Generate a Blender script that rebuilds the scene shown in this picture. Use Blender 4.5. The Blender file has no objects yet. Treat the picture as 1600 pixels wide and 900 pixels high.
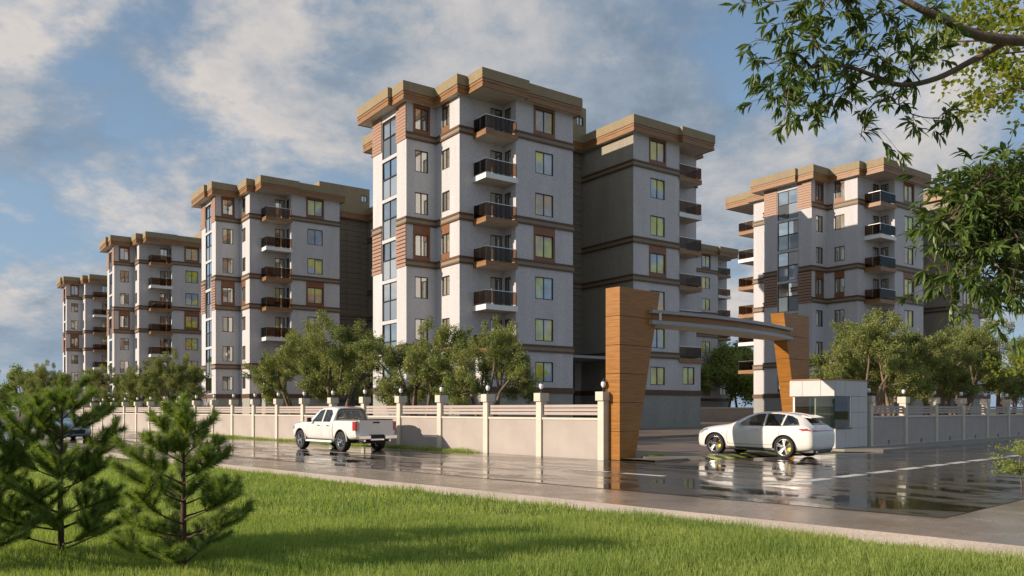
import bpy, bmesh, math, random
import numpy as np
from mathutils import Vector, Matrix
from mathutils.bvhtree import BVHTree
random.seed(7); RNG = np.random.default_rng(7)
C = bpy.data.collections.new('place'); bpy.context.scene.collection.children.link(C)
sc = bpy.context.scene
R = math.radians

# ------------------------------------------------------------------ camera
cd = bpy.data.cameras.new('camera'); cam = bpy.data.objects.new('camera', cd); sc.collection.objects.link(cam)
cam.location = (0, 0, 1.77); cam.rotation_euler = (R(90), 0, 0)
cd.lens = 28.26; cd.sensor_width = 36; cd.shift_y = 0.11875; cd.clip_start = 0.1; cd.clip_end = 3000
sc.camera = cam
sc.render.resolution_x = 1024; sc.render.resolution_y = 576
# ------------------------------------------------------------------ sun, sky, exposure
SUN_EL = 19.0
LDIR = Vector((0.95, 0.31, 0)).normalized()            # where the light travels
sd = bpy.data.lights.new('sun', 'SUN'); sun = bpy.data.objects.new('sun', sd); sc.collection.objects.link(sun)
sd.energy = 5.0; sd.angle = R(0.53); sd.color = (1.0, 0.84, 0.68)
ld = Vector((LDIR.x*math.cos(R(SUN_EL)), LDIR.y*math.cos(R(SUN_EL)), -math.sin(R(SUN_EL))))
sun.rotation_euler = ld.to_track_quat('-Z', 'Y').to_euler(); sun.location = (-60, -20, 40)
W = bpy.data.worlds.new('World'); sc.world = W; W.use_nodes = True
nt = W.node_tree; nt.nodes.clear()
def N(t, ty, **kw):
    n = t.nodes.new(ty)
    for k, v in kw.items():
        if k.startswith('i_'):
            key = k[2:]; key = int(key) if key.isdigit() else key
            n.inputs[key].default_value = v
        else: setattr(n, k, v)
    return n
def math_(t, op, a, b=None, c=None, clamp=False):
    n = t.nodes.new('ShaderNodeMath'); n.operation = op; n.use_clamp = clamp
    for i, v in enumerate((a, b, c)):
        if v is None: continue
        if isinstance(v, (int, float)): n.inputs[i].default_value = v
        else: t.links.new(v, n.inputs[i])
    return n.outputs[0]
def mix_(t, f, a, b, mode='MIX'):
    n = t.nodes.new('ShaderNodeMix'); n.data_type = 'RGBA'; n.blend_type = mode
    for i, v in ((0, f), (6, a), (7, b)):
        if isinstance(v, (int, float)): n.inputs[i].default_value = v
        elif isinstance(v, (tuple, list)): n.inputs[i].default_value = (*v[:3], 1)
        else: t.links.new(v, n.inputs[i])
    return n.outputs[2]
def ramp_(t, f, stops):
    n = t.nodes.new('ShaderNodeValToRGB'); t.links.new(f, n.inputs[0])
    els = n.color_ramp.elements
    while len(els) < len(stops): els.new(0.5)
    for e, (p, c) in zip(els, stops):
        e.position = p; e.color = (c, c, c, 1) if isinstance(c, (int, float)) else (*c[:3], 1)
    return n.outputs[0]
def noise_(t, vec, scale, detail=4, rough=0.55, dist=0.0):
    n = t.nodes.new('ShaderNodeTexNoise'); n.inputs['Scale'].default_value = scale
    n.inputs['Detail'].default_value = detail; n.inputs['Roughness'].default_value = rough; n.inputs['Distortion'].default_value = dist
    if vec is not None: t.links.new(vec, n.inputs['Vector'])
    return n.outputs['Fac']
def mapping_(t, vec, scale=(1,1,1), loc=(0,0,0), rot=(0,0,0)):
    n = t.nodes.new('ShaderNodeMapping'); t.links.new(vec, n.inputs[0])
    n.inputs['Scale'].default_value = scale; n.inputs['Location'].default_value = loc; n.inputs['Rotation'].default_value = rot
    return n.outputs[0]
CLOUD_SEED = (19.0, 12.2, 4.5)
sky = N(nt, 'ShaderNodeTexSky', sky_type='NISHITA', sun_disc=False, sun_elevation=R(SUN_EL), altitude=200,
        air_density=1.1, dust_density=1.6, ozone_density=1.6)
sky.sun_rotation = math.atan2(-LDIR.x, -LDIR.y)
bg = N(nt, 'ShaderNodeBackground'); bg.inputs[1].default_value = 0.092
out = N(nt, 'ShaderNodeOutputWorld'); nt.links.new(bg.outputs[0], out.inputs[0])
tc = N(nt, 'ShaderNodeTexCoord'); sep = N(nt, 'ShaderNodeSeparateXYZ'); nt.links.new(tc.outputs['Generated'], sep.inputs[0])
zz = math_(nt, 'MAXIMUM', sep.outputs[2], 0.0); den = math_(nt, 'ADD', zz, 0.34)
comb = N(nt, 'ShaderNodeCombineXYZ')
nt.links.new(math_(nt, 'DIVIDE', sep.outputs[0], den), comb.inputs[0])
nt.links.new(math_(nt, 'DIVIDE', sep.outputs[1], den), comb.inputs[1])
v0 = mapping_(nt, comb.outputs[0], loc=CLOUD_SEED)
def clouds(vec):
    big = noise_(nt, vec, 0.8, 2, 0.5, 0.1)
    det = noise_(nt, vec, 2.3, 14, 0.62, 0.12)
    return math_(nt, 'ADD', math_(nt, 'MULTIPLY', big, 0.50), math_(nt, 'MULTIPLY', det, 0.55))
n0 = clouds(v0)
n1 = clouds(mapping_(nt, comb.outputs[0], loc=(CLOUD_SEED[0]-0.15, CLOUD_SEED[1]-0.05, CLOUD_SEED[2])))
mask = ramp_(nt, n0, [(0.455, 0.0), (0.53, 1.0)])
lit = math_(nt, 'MULTIPLY_ADD', math_(nt, 'SUBTRACT', n0, n1), 6.5, 0.52, clamp=True)
thick = ramp_(nt, n0, [(0.50, 1.0), (0.70, 0.0)])
litf = math_(nt, 'MULTIPLY', lit, math_(nt, 'MULTIPLY_ADD', thick, 0.70, 0.30))
ccol = ramp_(nt, litf, [(0.0, (2.0, 2.6, 3.3)), (0.35, (3.0, 3.6, 4.35)), (0.90, (6.9, 6.4, 6.0))])
skyc = mix_(nt, 1.0, sky.outputs[0], (1.10, 1.25, 1.32), 'MULTIPLY')
hz = ramp_(nt, zz, [(0.0, 0.92), (0.14, 0.66), (0.42, 0.30)])
skyh = mix_(nt, hz, skyc, (3.1, 4.25, 5.9))
cl = mix_(nt, math_(nt, 'MULTIPLY', mask, ramp_(nt, zz, [(0.0, 0.25), (0.12, 0.97)])), skyh, ccol)
nt.links.new(cl, bg.inputs[0])
sc.view_settings.view_transform = 'Standard'; sc.view_settings.look = 'None'
sc.view_settings.exposure = 0.14; sc.view_settings.gamma = 1.0

# ------------------------------------------------------------------ materials
def mat(name, col, rough=0.6, metal=0.0, spec=0.5, coat=0.0, var=None, bump=None, trans=None, grain=None, alpha=None):
    """var=(scale, amount, detail) colour mottling; bump=(scale, strength, distance); grain=stretch vector for streaks"""
    m = bpy.data.materials.new(name); m.use_nodes = True; t = m.node_tree; b = t.nodes['Principled BSDF']
    b.inputs['Base Color'].default_value = (*col, 1); b.inputs['Roughness'].default_value = rough
    b.inputs['Metallic'].default_value = metal; b.inputs['Specular IOR Level'].default_value = spec
    b.inputs['Coat Weight'].default_value = coat; b.inputs['Coat Roughness'].default_value = 0.04
    tcn = t.nodes.new('ShaderNodeTexCoord'); vec = tcn.outputs['Object']
    if grain: vec = mapping_(t, vec, scale=grain)
    if var:
        n = noise_(t, vec, var[0], var[2] if len(var) > 2 else 5, 0.6)
        f = ramp_(t, n, [(0.3, 1-var[1]), (0.7, 1+var[1]*0.6)])
        t.links.new(mix_(t, 1.0, col, f, 'MULTIPLY'), b.inputs['Base Color'])
    if bump:
        bn = t.nodes.new('ShaderNodeBump'); bn.inputs['Strength'].default_value = bump[1]; bn.inputs['Distance'].default_value = bump[2]
        t.links.new(noise_(t, vec, bump[0], 3, 0.6), bn.inputs['Height']); t.links.new(bn.outputs[0], b.inputs['Normal'])
    if trans:
        tr = t.nodes.new('ShaderNodeBsdfTranslucent'); tr.inputs[0].default_value = (*trans[0], 1)
        mx = t.nodes.new('ShaderNodeMixShader'); mx.inputs[0].default_value = trans[1]
        t.links.new(b.outputs[0], mx.inputs[1]); t.links.new(tr.outputs[0], mx.inputs[2])
        t.links.new(mx.outputs[0], t.nodes['Material Output'].inputs[0])
    return m
def plaster(name, col):
    m = mat(name, col, 0.85, spec=0.25); t = m.node_tree; b = t.nodes['Principled BSDF']
    tcn = t.nodes.new('ShaderNodeTexCoord'); v = tcn.outputs['Object']
    fine = noise_(t, v, 7.0, 8, 0.75); big = noise_(t, mapping_(t, v, scale=(1, 1, 0.16)), 0.8, 6, 0.65)
    f = math_(t, 'MULTIPLY', ramp_(t, fine, [(0.3, 0.80), (0.7, 1.13)]), ramp_(t, big, [(0.25, 0.85), (0.7, 1.05)]))
    t.links.new(mix_(t, 1.0, col, f, 'MULTIPLY'), b.inputs['Base Color'])
    bn = t.nodes.new('ShaderNodeBump'); bn.inputs['Strength'].default_value = 0.8; bn.inputs['Distance'].default_value = 0.03
    t.links.new(noise_(t, v, 14, 4, 0.7), bn.inputs['Height']); t.links.new(bn.outputs[0], b.inputs['Normal'])
    return m
def glassy(name, tint, refl=0.5, opaque=None):
    """window glass: mirror-ish reflection over a dim room (opaque) or see-through tint"""
    m = bpy.data.materials.new(name); m.use_nodes = True; t = m.node_tree; t.nodes.clear()
    o = t.nodes.new('ShaderNodeOutputMaterial'); g = t.nodes.new('ShaderNodeBsdfGlossy'); g.inputs['Roughness'].default_value = 0.02
    g.inputs['Color'].default_value = (0.95, 0.97, 0.95, 1)
    fr = t.nodes.new('ShaderNodeFresnel'); fr.inputs[0].default_value = 1.18 if name == 'railing_glass' else 1.5
    fac = math_(t, 'MULTIPLY_ADD', fr.outputs[0], 1.0, refl, clamp=True)
    if opaque == 'curtain':          # reflected blue, green and orange painted into the pane colour, softly mottled
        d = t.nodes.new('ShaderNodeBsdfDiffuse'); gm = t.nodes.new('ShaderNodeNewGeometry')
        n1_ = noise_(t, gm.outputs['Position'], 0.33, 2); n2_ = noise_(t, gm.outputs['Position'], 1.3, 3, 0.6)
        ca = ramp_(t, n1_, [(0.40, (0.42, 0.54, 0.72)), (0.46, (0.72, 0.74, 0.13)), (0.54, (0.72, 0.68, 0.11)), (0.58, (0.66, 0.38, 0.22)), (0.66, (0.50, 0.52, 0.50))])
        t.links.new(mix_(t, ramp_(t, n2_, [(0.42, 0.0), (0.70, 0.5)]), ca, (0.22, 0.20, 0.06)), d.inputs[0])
    elif opaque:
        d = t.nodes.new('ShaderNodeBsdfDiffuse')
        oi = t.nodes.new('ShaderNodeObjectInfo'); tcn = t.nodes.new('ShaderNodeTexCoord')
        w = t.nodes.new('ShaderNodeTexWave'); w.bands_direction = 'X'; w.inputs['Scale'].default_value = 3.0; w.inputs['Distortion'].default_value = 2.0
        t.links.new(tcn.outputs['Object'], w.inputs['Vector'])
        c1 = mix_(t, w.outputs['Fac'], opaque[0], opaque[1])
        c2 = mix_(t, ramp_(t, oi.outputs['Random'], [(0.35, 0.0), (0.8, 1.0)]), c1, tuple(x*0.3 for x in opaque[0]))
        t.links.new(c2, d.inputs[0])
    else:
        d = t.nodes.new('ShaderNodeBsdfTransparent'); d.inputs[0].default_value = (*tint, 1)
    mx = t.nodes.new('ShaderNodeMixShader'); t.links.new(fac, mx.inputs[0]); t.links.new(d.outputs[0], mx.inputs[1]); t.links.new(g.outputs[0], mx.inputs[2])
    t.links.new(mx.outputs[0], o.inputs[0]); return m
def leafmat(name, c1, c2, c3, tr=0.3, rough=0.5, sc_=1.2):
    m = bpy.data.materials.new(name); m.use_nodes = True; t = m.node_tree; b = t.nodes['Principled BSDF']
    tcn = t.nodes.new('ShaderNodeTexCoord'); v = tcn.outputs['Object']
    a = noise_(t, v, sc_, 2); d = noise_(t, v, 22, 2)
    col = mix_(t, ramp_(t, a, [(0.38, 0.0), (0.62, 1.0)]), c1, c2)
    col = mix_(t, ramp_(t, d, [(0.48, 0.0), (0.68, 1.0)]), col, c3)
    t.links.new(col, b.inputs['Base Color']); b.inputs['Roughness'].default_value = rough; b.inputs['Specular IOR Level'].default_value = 0.35
    trn = t.nodes.new('ShaderNodeBsdfTranslucent'); t.links.new(mix_(t, 1.0, col, (1.6, 1.7, 0.7), 'MULTIPLY'), trn.inputs[0])
    mx = t.nodes.new('ShaderNodeMixShader'); mx.inputs[0].default_value = tr
    t.links.new(b.outputs[0], mx.inputs[1]); t.links.new(trn.outputs[0], mx.inputs[2]); t.links.new(mx.outputs[0], t.nodes['Material Output'].inputs[0])
    return m
M = dict(
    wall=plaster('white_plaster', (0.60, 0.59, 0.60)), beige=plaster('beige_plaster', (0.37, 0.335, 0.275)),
    base=plaster('basement_plaster', (0.36, 0.36, 0.33)), base_l=plaster('basement_plaster_light', (0.52, 0.46, 0.40)),
    brown=mat('brown_moulding', (0.12, 0.062, 0.032), 0.5, var=(3, 0.25)), tan=mat('tan_moulding', (0.27, 0.215, 0.145), 0.7, var=(4, 0.15)),
    timber=mat('timber_panel', (0.25, 0.10, 0.040), 0.45, var=(2.5, 0.35), grain=(1, 1, 8), bump=(20, 0.2, 0.01)),
    slat=mat('facade_slat', (0.38, 0.225, 0.155), 0.55, var=(3, 0.25), grain=(1, 1, 6)),
    roofb=mat('roof_fascia_brown', (0.29, 0.145, 0.055), 0.45, var=(1.2, 0.35), grain=(1, 1, 12)),
    parapet=plaster('parapet_beige', (0.33, 0.265, 0.165)), soffit=plaster('soffit', (0.58, 0.54, 0.48)),
    board=mat('cladding_board', (0.22, 0.19, 0.14), 0.55, var=(1.5, 0.3), grain=(1, 1, 5)),
    frame=mat('window_frame', (0.025, 0.025, 0.028), 0.4), dark=mat('dark', (0.012, 0.012, 0.014), 0.6),
    pane=glassy('window_glass', (0, 0, 0), 0.42, ((0.70, 0.62, 0.48), (0.30, 0.25, 0.18))),
    panes=glassy('tall_window_glass', (0, 0, 0), 0.80, ((0.22, 0.21, 0.18), (0.10, 0.09, 0.07))),
    pane_refl=glassy('curtained_window_glass', (0, 0, 0), 0.10, 'curtain'),
    pane2=glassy('balustrade_glass', (0, 0, 0), 0.20, ((0.36, 0.42, 0.48), (0.28, 0.33, 0.38))),
    rail=glassy('railing_glass', (0.50, 0.37, 0.27), 0.02), metal=mat('steel', (0.55, 0.55, 0.56), 0.25, 1.0),
    pillar=mat('cream_paint', (0.64, 0.585, 0.485), 0.7, var=(2, 0.10), bump=(30, 0.15, 0.01)),
    panel=mat('fence_plaster', (0.42, 0.37, 0.335), 0.8, var=(0.9, 0.10), bump=(40, 0.15, 0.01)),
    railm=mat('fence_rail', (0.44, 0.37, 0.33), 0.7, var=(2, 0.08)),
    lamp=mat('lamp_globe', (0.85, 0.85, 0.82), 0.3), grey=mat('grey_metal', (0.32, 0.33, 0.35), 0.4, var=(2, .1)),
    gate=mat('gate_timber', (0.33, 0.138, 0.022), 0.36, metal=0.0, coat=0.10, spec=0.3, var=(2.2, 0.40, 8), grain=(0.6, 0.6, 14), bump=(6, 0.12, 0.01)),
    tile=mat('facade_tile', (0.54, 0.53, 0.52), 0.45, var=(2, 0.06)), orange=mat('roof_rim', (0.36, 0.17, 0.06), 0.5),
    teal=mat('cabin_wall', (0.16, 0.38, 0.33), 0.6), whitef=mat('white_frame', (0.8, 0.8, 0.78), 0.4),
    clear=glassy('cabin_glass', (0.85, 0.88, 0.84), 0.02),
    carglass=glassy('car_glass', (0.62, 0.63, 0.62), 0.06),
    white=mat('white_car_paint', (0.74, 0.72, 0.69), 0.35, coat=1.0, var=(1.2, 0.05)), bluep=mat('blue_car_paint', (0.22, 0.34, 0.42), 0.3, 0.3, coat=1.0),
    tyre=mat('tyre', (0.022, 0.022, 0.023), 0.8, bump=(60, 0.3, 0.004)), rim=mat('alloy', (0.45, 0.44, 0.43), 0.22, 1.0),
    chrome=mat('chrome', (0.75, 0.75, 0.76), 0.08, 1.0), red=mat('red_lamp', (0.42, 0.02, 0.014), 0.2, coat=1.0),
    yellow=mat('yellow', (0.80, 0.62, 0.02), 0.4), seat=mat('seat_leather', (0.36, 0.30, 0.22), 0.6), seatd=mat('seat_dark', (0.11, 0.10, 0.095), 0.6),
    headl=mat('headlamp', (0.25, 0.27, 0.3), 0.1, coat=1.0), ybump=mat('ramp_yellow', (0.55, 0.60, 0.05), 0.5), bbump=mat('ramp_black', (0.02, 0.02, 0.02), 0.5),
    bark=mat('bark', (0.20, 0.145, 0.095), 0.9, var=(8, 0.4), grain=(1, 1, 0.3), bump=(25, 0.8, 0.02)),
    barkd=mat('pine_bark', (0.085, 0.055, 0.035), 0.9, var=(12, 0.4), bump=(40, 0.8, 0.01)),
    olive=leafmat('olive_leaves', (0.10, 0.14, 0.038), (0.24, 0.265, 0.08), (0.34, 0.34, 0.14)),
    pine=leafmat('pine_needles', (0.125, 0.185, 0.045), (0.20, 0.27, 0.065), (0.29, 0.34, 0.10), 0.34, 0.55, 3),
    big=leafmat('broad_leaves', (0.060, 0.110, 0.024), (0.115, 0.165, 0.035), (0.16, 0.20, 0.06), 0.28, 0.35, 2),
    maple=leafmat('bright_leaves', (0.16, 0.20, 0.022), (0.26, 0.26, 0.03), (0.12, 0.18, 0.03), 0.45, 0.5, 2),
    far=leafmat('far_leaves', (0.16, 0.22, 0.05), (0.24, 0.28, 0.07), (0.28, 0.30, 0.10), 0.3, 0.6, 0.7),
    grass=leafmat('grass_blades', (0.26, 0.34, 0.09), (0.38, 0.43, 0.13), (0.12, 0.19, 0.05), 0.42, 0.6, 0.5),
)
def road_mat():
    m = bpy.data.materials.new('wet_asphalt'); m.use_nodes = True; t = m.node_tree; b = t.nodes['Principled BSDF']
    tcn = t.nodes.new('ShaderNodeTexCoord'); v = tcn.outputs['Object']
    pud = noise_(t, mapping_(t, v, scale=(1.5, 0.55, 1), rot=(0, 0, R(12))), 0.62, 10, 0.68, 0.5)
    dry = ramp_(t, pud, [(0.46, 0.0), (0.53, 1.0)])
    gr = noise_(t, v, 60, 3, 0.7)
    big = noise_(t, v, 0.25, 3)
    col = mix_(t, dry, (0.040, 0.033, 0.028), (0.11, 0.085, 0.063))
    col = mix_(t, 1.0, col, ramp_(t, gr, [(0.3, 0.6), (0.7, 1.35)]), 'MULTIPLY')
    t.links.new(col, b.inputs['Base Color'])
    t.links.new(math_(t, 'MULTIPLY_ADD', dry, 0.17, 0.04), b.inputs['Roughness'])
    b.inputs['Specular IOR Level'].default_value = 0.9; b.inputs['IOR'].default_value = 1.6
    bn = t.nodes.new('ShaderNodeBump'); bn.inputs['Distance'].default_value = 0.006
    t.links.new(math_(t, 'MULTIPLY_ADD', dry, 0.28, 0.01), bn.inputs['Strength'])
    t.links.new(gr, bn.inputs['Height'])
    b2 = t.nodes.new('ShaderNodeBump'); b2.inputs['Distance'].default_value = 0.02; b2.inputs['Strength'].default_value = 0.035
    t.links.new(noise_(t, mapping_(t, v, scale=(1, .5, 1)), 5.0, 4, 0.6), b2.inputs['Height']); t.links.new(bn.outputs[0], b2.inputs['Normal']); t.links.new(b2.outputs[0], b.inputs['Normal'])
    return m
def shoulder_mat(name, col, wet, scale=45):
    m = bpy.data.materials.new(name); m.use_nodes = True; t = m.node_tree; b = t.nodes['Principled BSDF']
    tcn = t.nodes.new('ShaderNodeTexCoord'); v = tcn.outputs['Object']
    gr = noise_(t, v, scale, 4, 0.75); big = noise_(t, v, 0.6, 5, 0.6)
    c = mix_(t, 1.0, col, ramp_(t, gr, [(0.32, 0.65), (0.68, 1.30)]), 'MULTIPLY')
    c = mix_(t, 1.0, c, ramp_(t, big, [(0.3, 0.85), (0.7, 1.1)]), 'MULTIPLY')
    t.links.new(c, b.inputs['Base Color'])
    t.links.new(ramp_(t, big, [(0.35, wet), (0.65, min(1, wet+0.22))]), b.inputs['Roughness'])
    bn = t.nodes.new('ShaderNodeBump'); bn.inputs['Distance'].default_value = 0.012; bn.inputs['Strength'].default_value = 0.15 if wet < 0.5 else 0.7
    t.links.new(gr, bn.inputs['Height']); t.links.new(bn.outputs[0], b.inputs['Normal'])
    return m
M['road'] = road_mat()
M['shoulder'] = shoulder_mat('wet_concrete', (0.37, 0.29, 0.225), 0.08)
M['gravel'] = shoulder_mat('gravel_concrete', (0.80, 0.64, 0.50), 0.85, 22)
M['paving'] = shoulder_mat('compound_paving', (0.21, 0.16, 0.125), 0.35)
M['kerb'] = shoulder_mat('kerb_concrete', (0.26, 0.235, 0.20), 0.4)
M['soil'] = shoulder_mat('lawn_soil', (0.05, 0.07, 0.02), 0.95, 12)
M['field'] = shoulder_mat('far_field', (0.10, 0.12, 0.04), 0.95, 3)
M['line'] = shoulder_mat('road_paint', (0.68, 0.65, 0.60), 0.30, 20)

# ------------------------------------------------------------------ mesh helpers
class MB:
    def __init__(s): s.v = []; s.f = []; s.m = []
    def quad(s, a, b, c, d, m=0):
        i = len(s.v); s.v += [tuple(a), tuple(b), tuple(c), tuple(d)]; s.f.append((i, i+1, i+2, i+3)); s.m.append(m)
    def box(s, x0, x1, y0, y1, z0, z1, m=0, T=None):
        P = [(x0,y0,z0),(x1,y0,z0),(x1,y1,z0),(x0,y1,z0),(x0,y0,z1),(x1,y0,z1),(x1,y1,z1),(x0,y1,z1)]
        s.hexa(P, m, T)
    def hexa(s, P, m=0, T=None):
        if T: P = [tuple(T @ Vector(p)) for p in P]
        i = len(s.v); s.v += [tuple(p) for p in P]
        for f in ((0,3,2,1),(4,5,6,7),(0,1,5,4),(1,2,6,5),(2,3,7,6),(3,0,4,7)): s.f.append(tuple(i+k for k in f)); s.m.append(m)
    def prism(s, pts, z0, z1, m=0, bottom=None):
        i = len(s.v); n = len(pts)
        s.v += [(x, y, z0) for x, y in pts] + [(x, y, z1) for x, y in pts]
        s.f.append(tuple(i+k for k in reversed(range(n)))); s.m.append(m if bottom is None else bottom)
        s.f.append(tuple(i+n+k for k in range(n))); s.m.append(m)
        for k in range(n): s.f.append((i+k, i+(k+1) % n, i+n+(k+1) % n, i+n+k)); s.m.append(m)
    def tube(s, pts, rad, n=7, m=0):
        pts = [Vector(p) for p in pts]; i0 = len(s.v)
        for k, p in enumerate(pts):
            d = (pts[min(k+1, len(pts)-1)] - pts[max(k-1, 0)]).normalized()
            u = d.cross(Vector((0.31, 0.2, 0.93)));
            if u.length < 1e-3: u = d.cross(Vector((1, 0, 0)))
            u.normalize(); w = d.cross(u)
            for a in range(n):
                an = 2*math.pi*a/n; s.v.append(tuple(p + (u*math.cos(an)+w*math.sin(an))*rad[k]))
        for k in range(len(pts)-1):
            for a in range(n):
                b = (a+1) % n; s.f.append((i0+k*n+a, i0+k*n+b, i0+(k+1)*n+b, i0+(k+1)*n+a)); s.m.append(m)
        s.f.append(tuple(i0+a for a in reversed(range(n)))); s.m.append(m)
        e = i0+(len(pts)-1)*n; s.f.append(tuple(e+a for a in range(n))); s.m.append(m)
    def lathe(s, prof, n=16, m=0, T=None):
        i0 = len(s.v)
        for r, z in prof:
            for a in range(n):
                an = 2*math.pi*a/n; p = Vector((r*math.cos(an), r*math.sin(an), z)); s.v.append(tuple(T @ p) if T else tuple(p))
        for k in range(len(prof)-1):
            for a in range(n):
                b = (a+1) % n; s.f.append((i0+k*n+a, i0+k*n+b, i0+(k+1)*n+b, i0+(k+1)*n+a)); s.m.append(m)
    def mesh(s, name, mats, smooth=False):
        me = bpy.data.meshes.new(name); me.from_pydata(s.v, [], s.f)
        for mm in (mats if isinstance(mats, (list, tuple)) else [mats]): me.materials.append(mm)
        me.polygons.foreach_set('material_index', s.m)
        if smooth: me.polygons.foreach_set('use_smooth', [True]*len(s.f))
        me.update(); return me
def link(name, me, parent=None, loc=None, rot=None, mtx=None):
    o = bpy.data.objects.new(name, me); C.objects.link(o)
    if parent: o.parent = parent
    if mtx is not None: o.matrix_basis = mtx
    if loc is not None: o.location = loc
    if rot is not None: o.rotation_euler = rot
    return o
def part(name, mb, mats, parent, smooth=False, **kw): return link(name, mb.mesh(name, mats, smooth), parent, **kw)
def tag(o, label, cat, group=None):
    o['label'] = label; o['category'] = cat
    if group: o['group'] = group
    return o
def thing(name, label, cat, loc=(0,0,0), rz=0, group=None):
    return tag(link(name, None, None, loc, (0, 0, rz)), label, cat, group)
def struct(name, mb, m, **kw):
    o = part(name, mb, m, None, **kw); o['kind'] = 'structure'; return o
def kids(o): return KID.get(o.name, [])
def copy_tree(o, parent=None, table=None):
    c = o.copy(); C.objects.link(c)
    if parent: c.parent = parent
    for ch in table.get(o.name, []): copy_tree(ch, c, table)
    return c
def child_table():
    t = {}
    for o in C.objects:
        if o.parent: t.setdefault(o.parent.name, []).append(o)
    return t
def fast_mesh(name, verts, nper, mats, smooth=False, midx=None):
    """verts: (n, nper, 3) array, one polygon per row"""
    n = verts.shape[0]; me = bpy.data.meshes.new(name)
    me.vertices.add(n*nper); me.vertices.foreach_set('co', verts.astype(np.float32).ravel())
    me.loops.add(n*nper); me.loops.foreach_set('vertex_index', np.arange(n*nper, dtype=np.int32))
    me.polygons.add(n); me.polygons.foreach_set('loop_start', np.arange(0, n*nper, nper, dtype=np.int32))
    try: me.polygons.foreach_set('loop_total', np.full(n, nper, dtype=np.int32))
    except Exception: pass
    for mm in (mats if isinstance(mats, (list, tuple)) else [mats]): me.materials.append(mm)
    if midx is not None: me.polygons.foreach_set('material_index', midx.astype(np.int32))
    me.update(calc_edges=True); return me

# street frame: r = behind the roadside wall, t = along the road to the far left
PH = R(42.28); O = Vector((3.22, 28.30, 0))
RV = Vector((math.cos(PH), math.sin(PH), 0)); TV = Vector((-math.sin(PH), math.cos(PH), 0))
def S(r, t, z=0): return O + RV*r + TV*t + Vector((0, 0, z))
def toS(x, y):
    d = Vector((x, y, 0)) - O; return d.dot(RV), d.dot(TV)

# ================================================================== GROUND
def sheet(name, pts, z, m, street=True):
    mb = MB(); mb.v = [(p[0], p[1], z) for p in pts]; mb.f = [tuple(range(len(pts)))]; mb.m = [0]
    kw = dict(loc=O, rot=(0, 0, PH)) if street else {}
    return struct(name, mb, m, **kw)
KS = 0.057
def edge(r0, t): return r0 - KS*t
sheet('ground', [(-900, -300), (900, -300), (900, 1500), (-900, 1500)], -0.06, M['field'], False)
# wet asphalt, one L-shaped sheet; concrete shoulder around it; gravel path; lawn
sheet('road', [(edge(-8.15, 170), 170), (edge(-8.15, -13.8), -13.8), (120, -14.4), (120, -4.2), (12.0, -4.2), (2.6, -2.5), (0.15, -0.9), (-0.12, 0.3), (-0.12, 170)][::-1], 0.0, M['road'])
sheet('shoulder', [(edge(-10.5, 170), 170), (edge(-10.5, -60), -60), (120, -60), (120, -14.3), (7, -13.9), (edge(-8.15, -13.5), -13.5), (edge(-8.15, 170)+.3, 170)][::-1], -0.008, M['shoulder'])
sheet('path', [(edge(-11.62, 170), 170), (edge(-11.62, -60), -60), (edge(-10.48, -60), -60), (edge(-10.48, 170), 170)][::-1], 0.012, M['gravel'])
sheet('lawn', [(-90, 170), (-90, -60), (edge(-11.6, -60), -60), (edge(-11.6, 170), 170)][::-1], 0.004, M['soil'])
# compound ground behind the walls rises gently to the buildings
def gz(r, t): return 0.07 + 0.22*min(1, max(0, (min(r, 60)-9)/18.0))
mb = MB(); rs = [0.2, 3, 6, 9, 12, 16, 20, 24, 28, 60, 170]; ts = [-2.1, 0, 10, 40, 90, 190]
for i in range(len(rs)-1):
    for j in range(len(ts)-1):
        a = [(rs[i], ts[j]), (rs[i+1], ts[j]), (rs[i+1], ts[j+1]), (rs[i], ts[j+1])]
        mb.quad(*[(x, y, gz(x, y)) for x, y in a])
mb.quad((2.3, -2.5, 0.0), (11.9, -2.5, 0.0), (11.9, -2.1, 0.07), (2.3, -2.1, 0.07))
mb.quad((0.2, -2.1, 0.0), (2.3, -2.1, 0.0), (2.3, -2.1, 0.07), (0.2, -2.1, 0.07))
struct('compound_paving', mb, M['paving'], loc=O, rot=(0, 0, PH))
mb = MB(); mb.prism([(12.9, -4.25), (120, -4.25), (120, -2.35), (12.0, -2.35), (12.0, -3.0)], -0.02, 0.09)
struct('pavement', mb, M['kerb'], loc=O, rot=(0, 0, PH))
mb = MB(); mb.prism([(0.9, -1.1), (1.05, -0.85), (2.6, -2.15), (2.5, -2.5)], -0.02, 0.12)
for k in range(10): mb.box(6+k*3, 8.97+k*3, 9.0, 9.2, 0.05, 0.30)
struct('kerb', mb, M['kerb'], loc=O, rot=(0, 0, PH))
# painted lines
def marking(pts):
    mb = MB(); mb.v = [(p[0], p[1], 0.004) for p in pts]; mb.f = [(3, 2, 1, 0)] if len(pts) == 4 else [tuple(range(len(pts)))]; mb.m = [0]
    if mb.f[0] == (3, 2, 1, 0):
        a, b, c = [Vector(p) for p in pts[:3]]
        if (b-a).cross(c-b) > 0: mb.f = [(0, 1, 2, 3)]
    o = struct('road_marking', mb, M['line'], loc=O, rot=(0, 0, PH)); return o
marking([(-4.22, 1.0), (-4.10, 1.0), (-5.6, 60), (-5.72, 60)])
t = -0.4
for k in range(3): marking([(-4.22, t), (-3.96, t), (-3.94, t-1.4), (-4.20, t-1.4)]); t -= 1.95
r = -3.1
for k in range(26): marking([(r, -8.80), (r+1.50, -8.80), (r+1.62, -9.12), (r+.12, -9.12)]); r += 1.98
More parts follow.
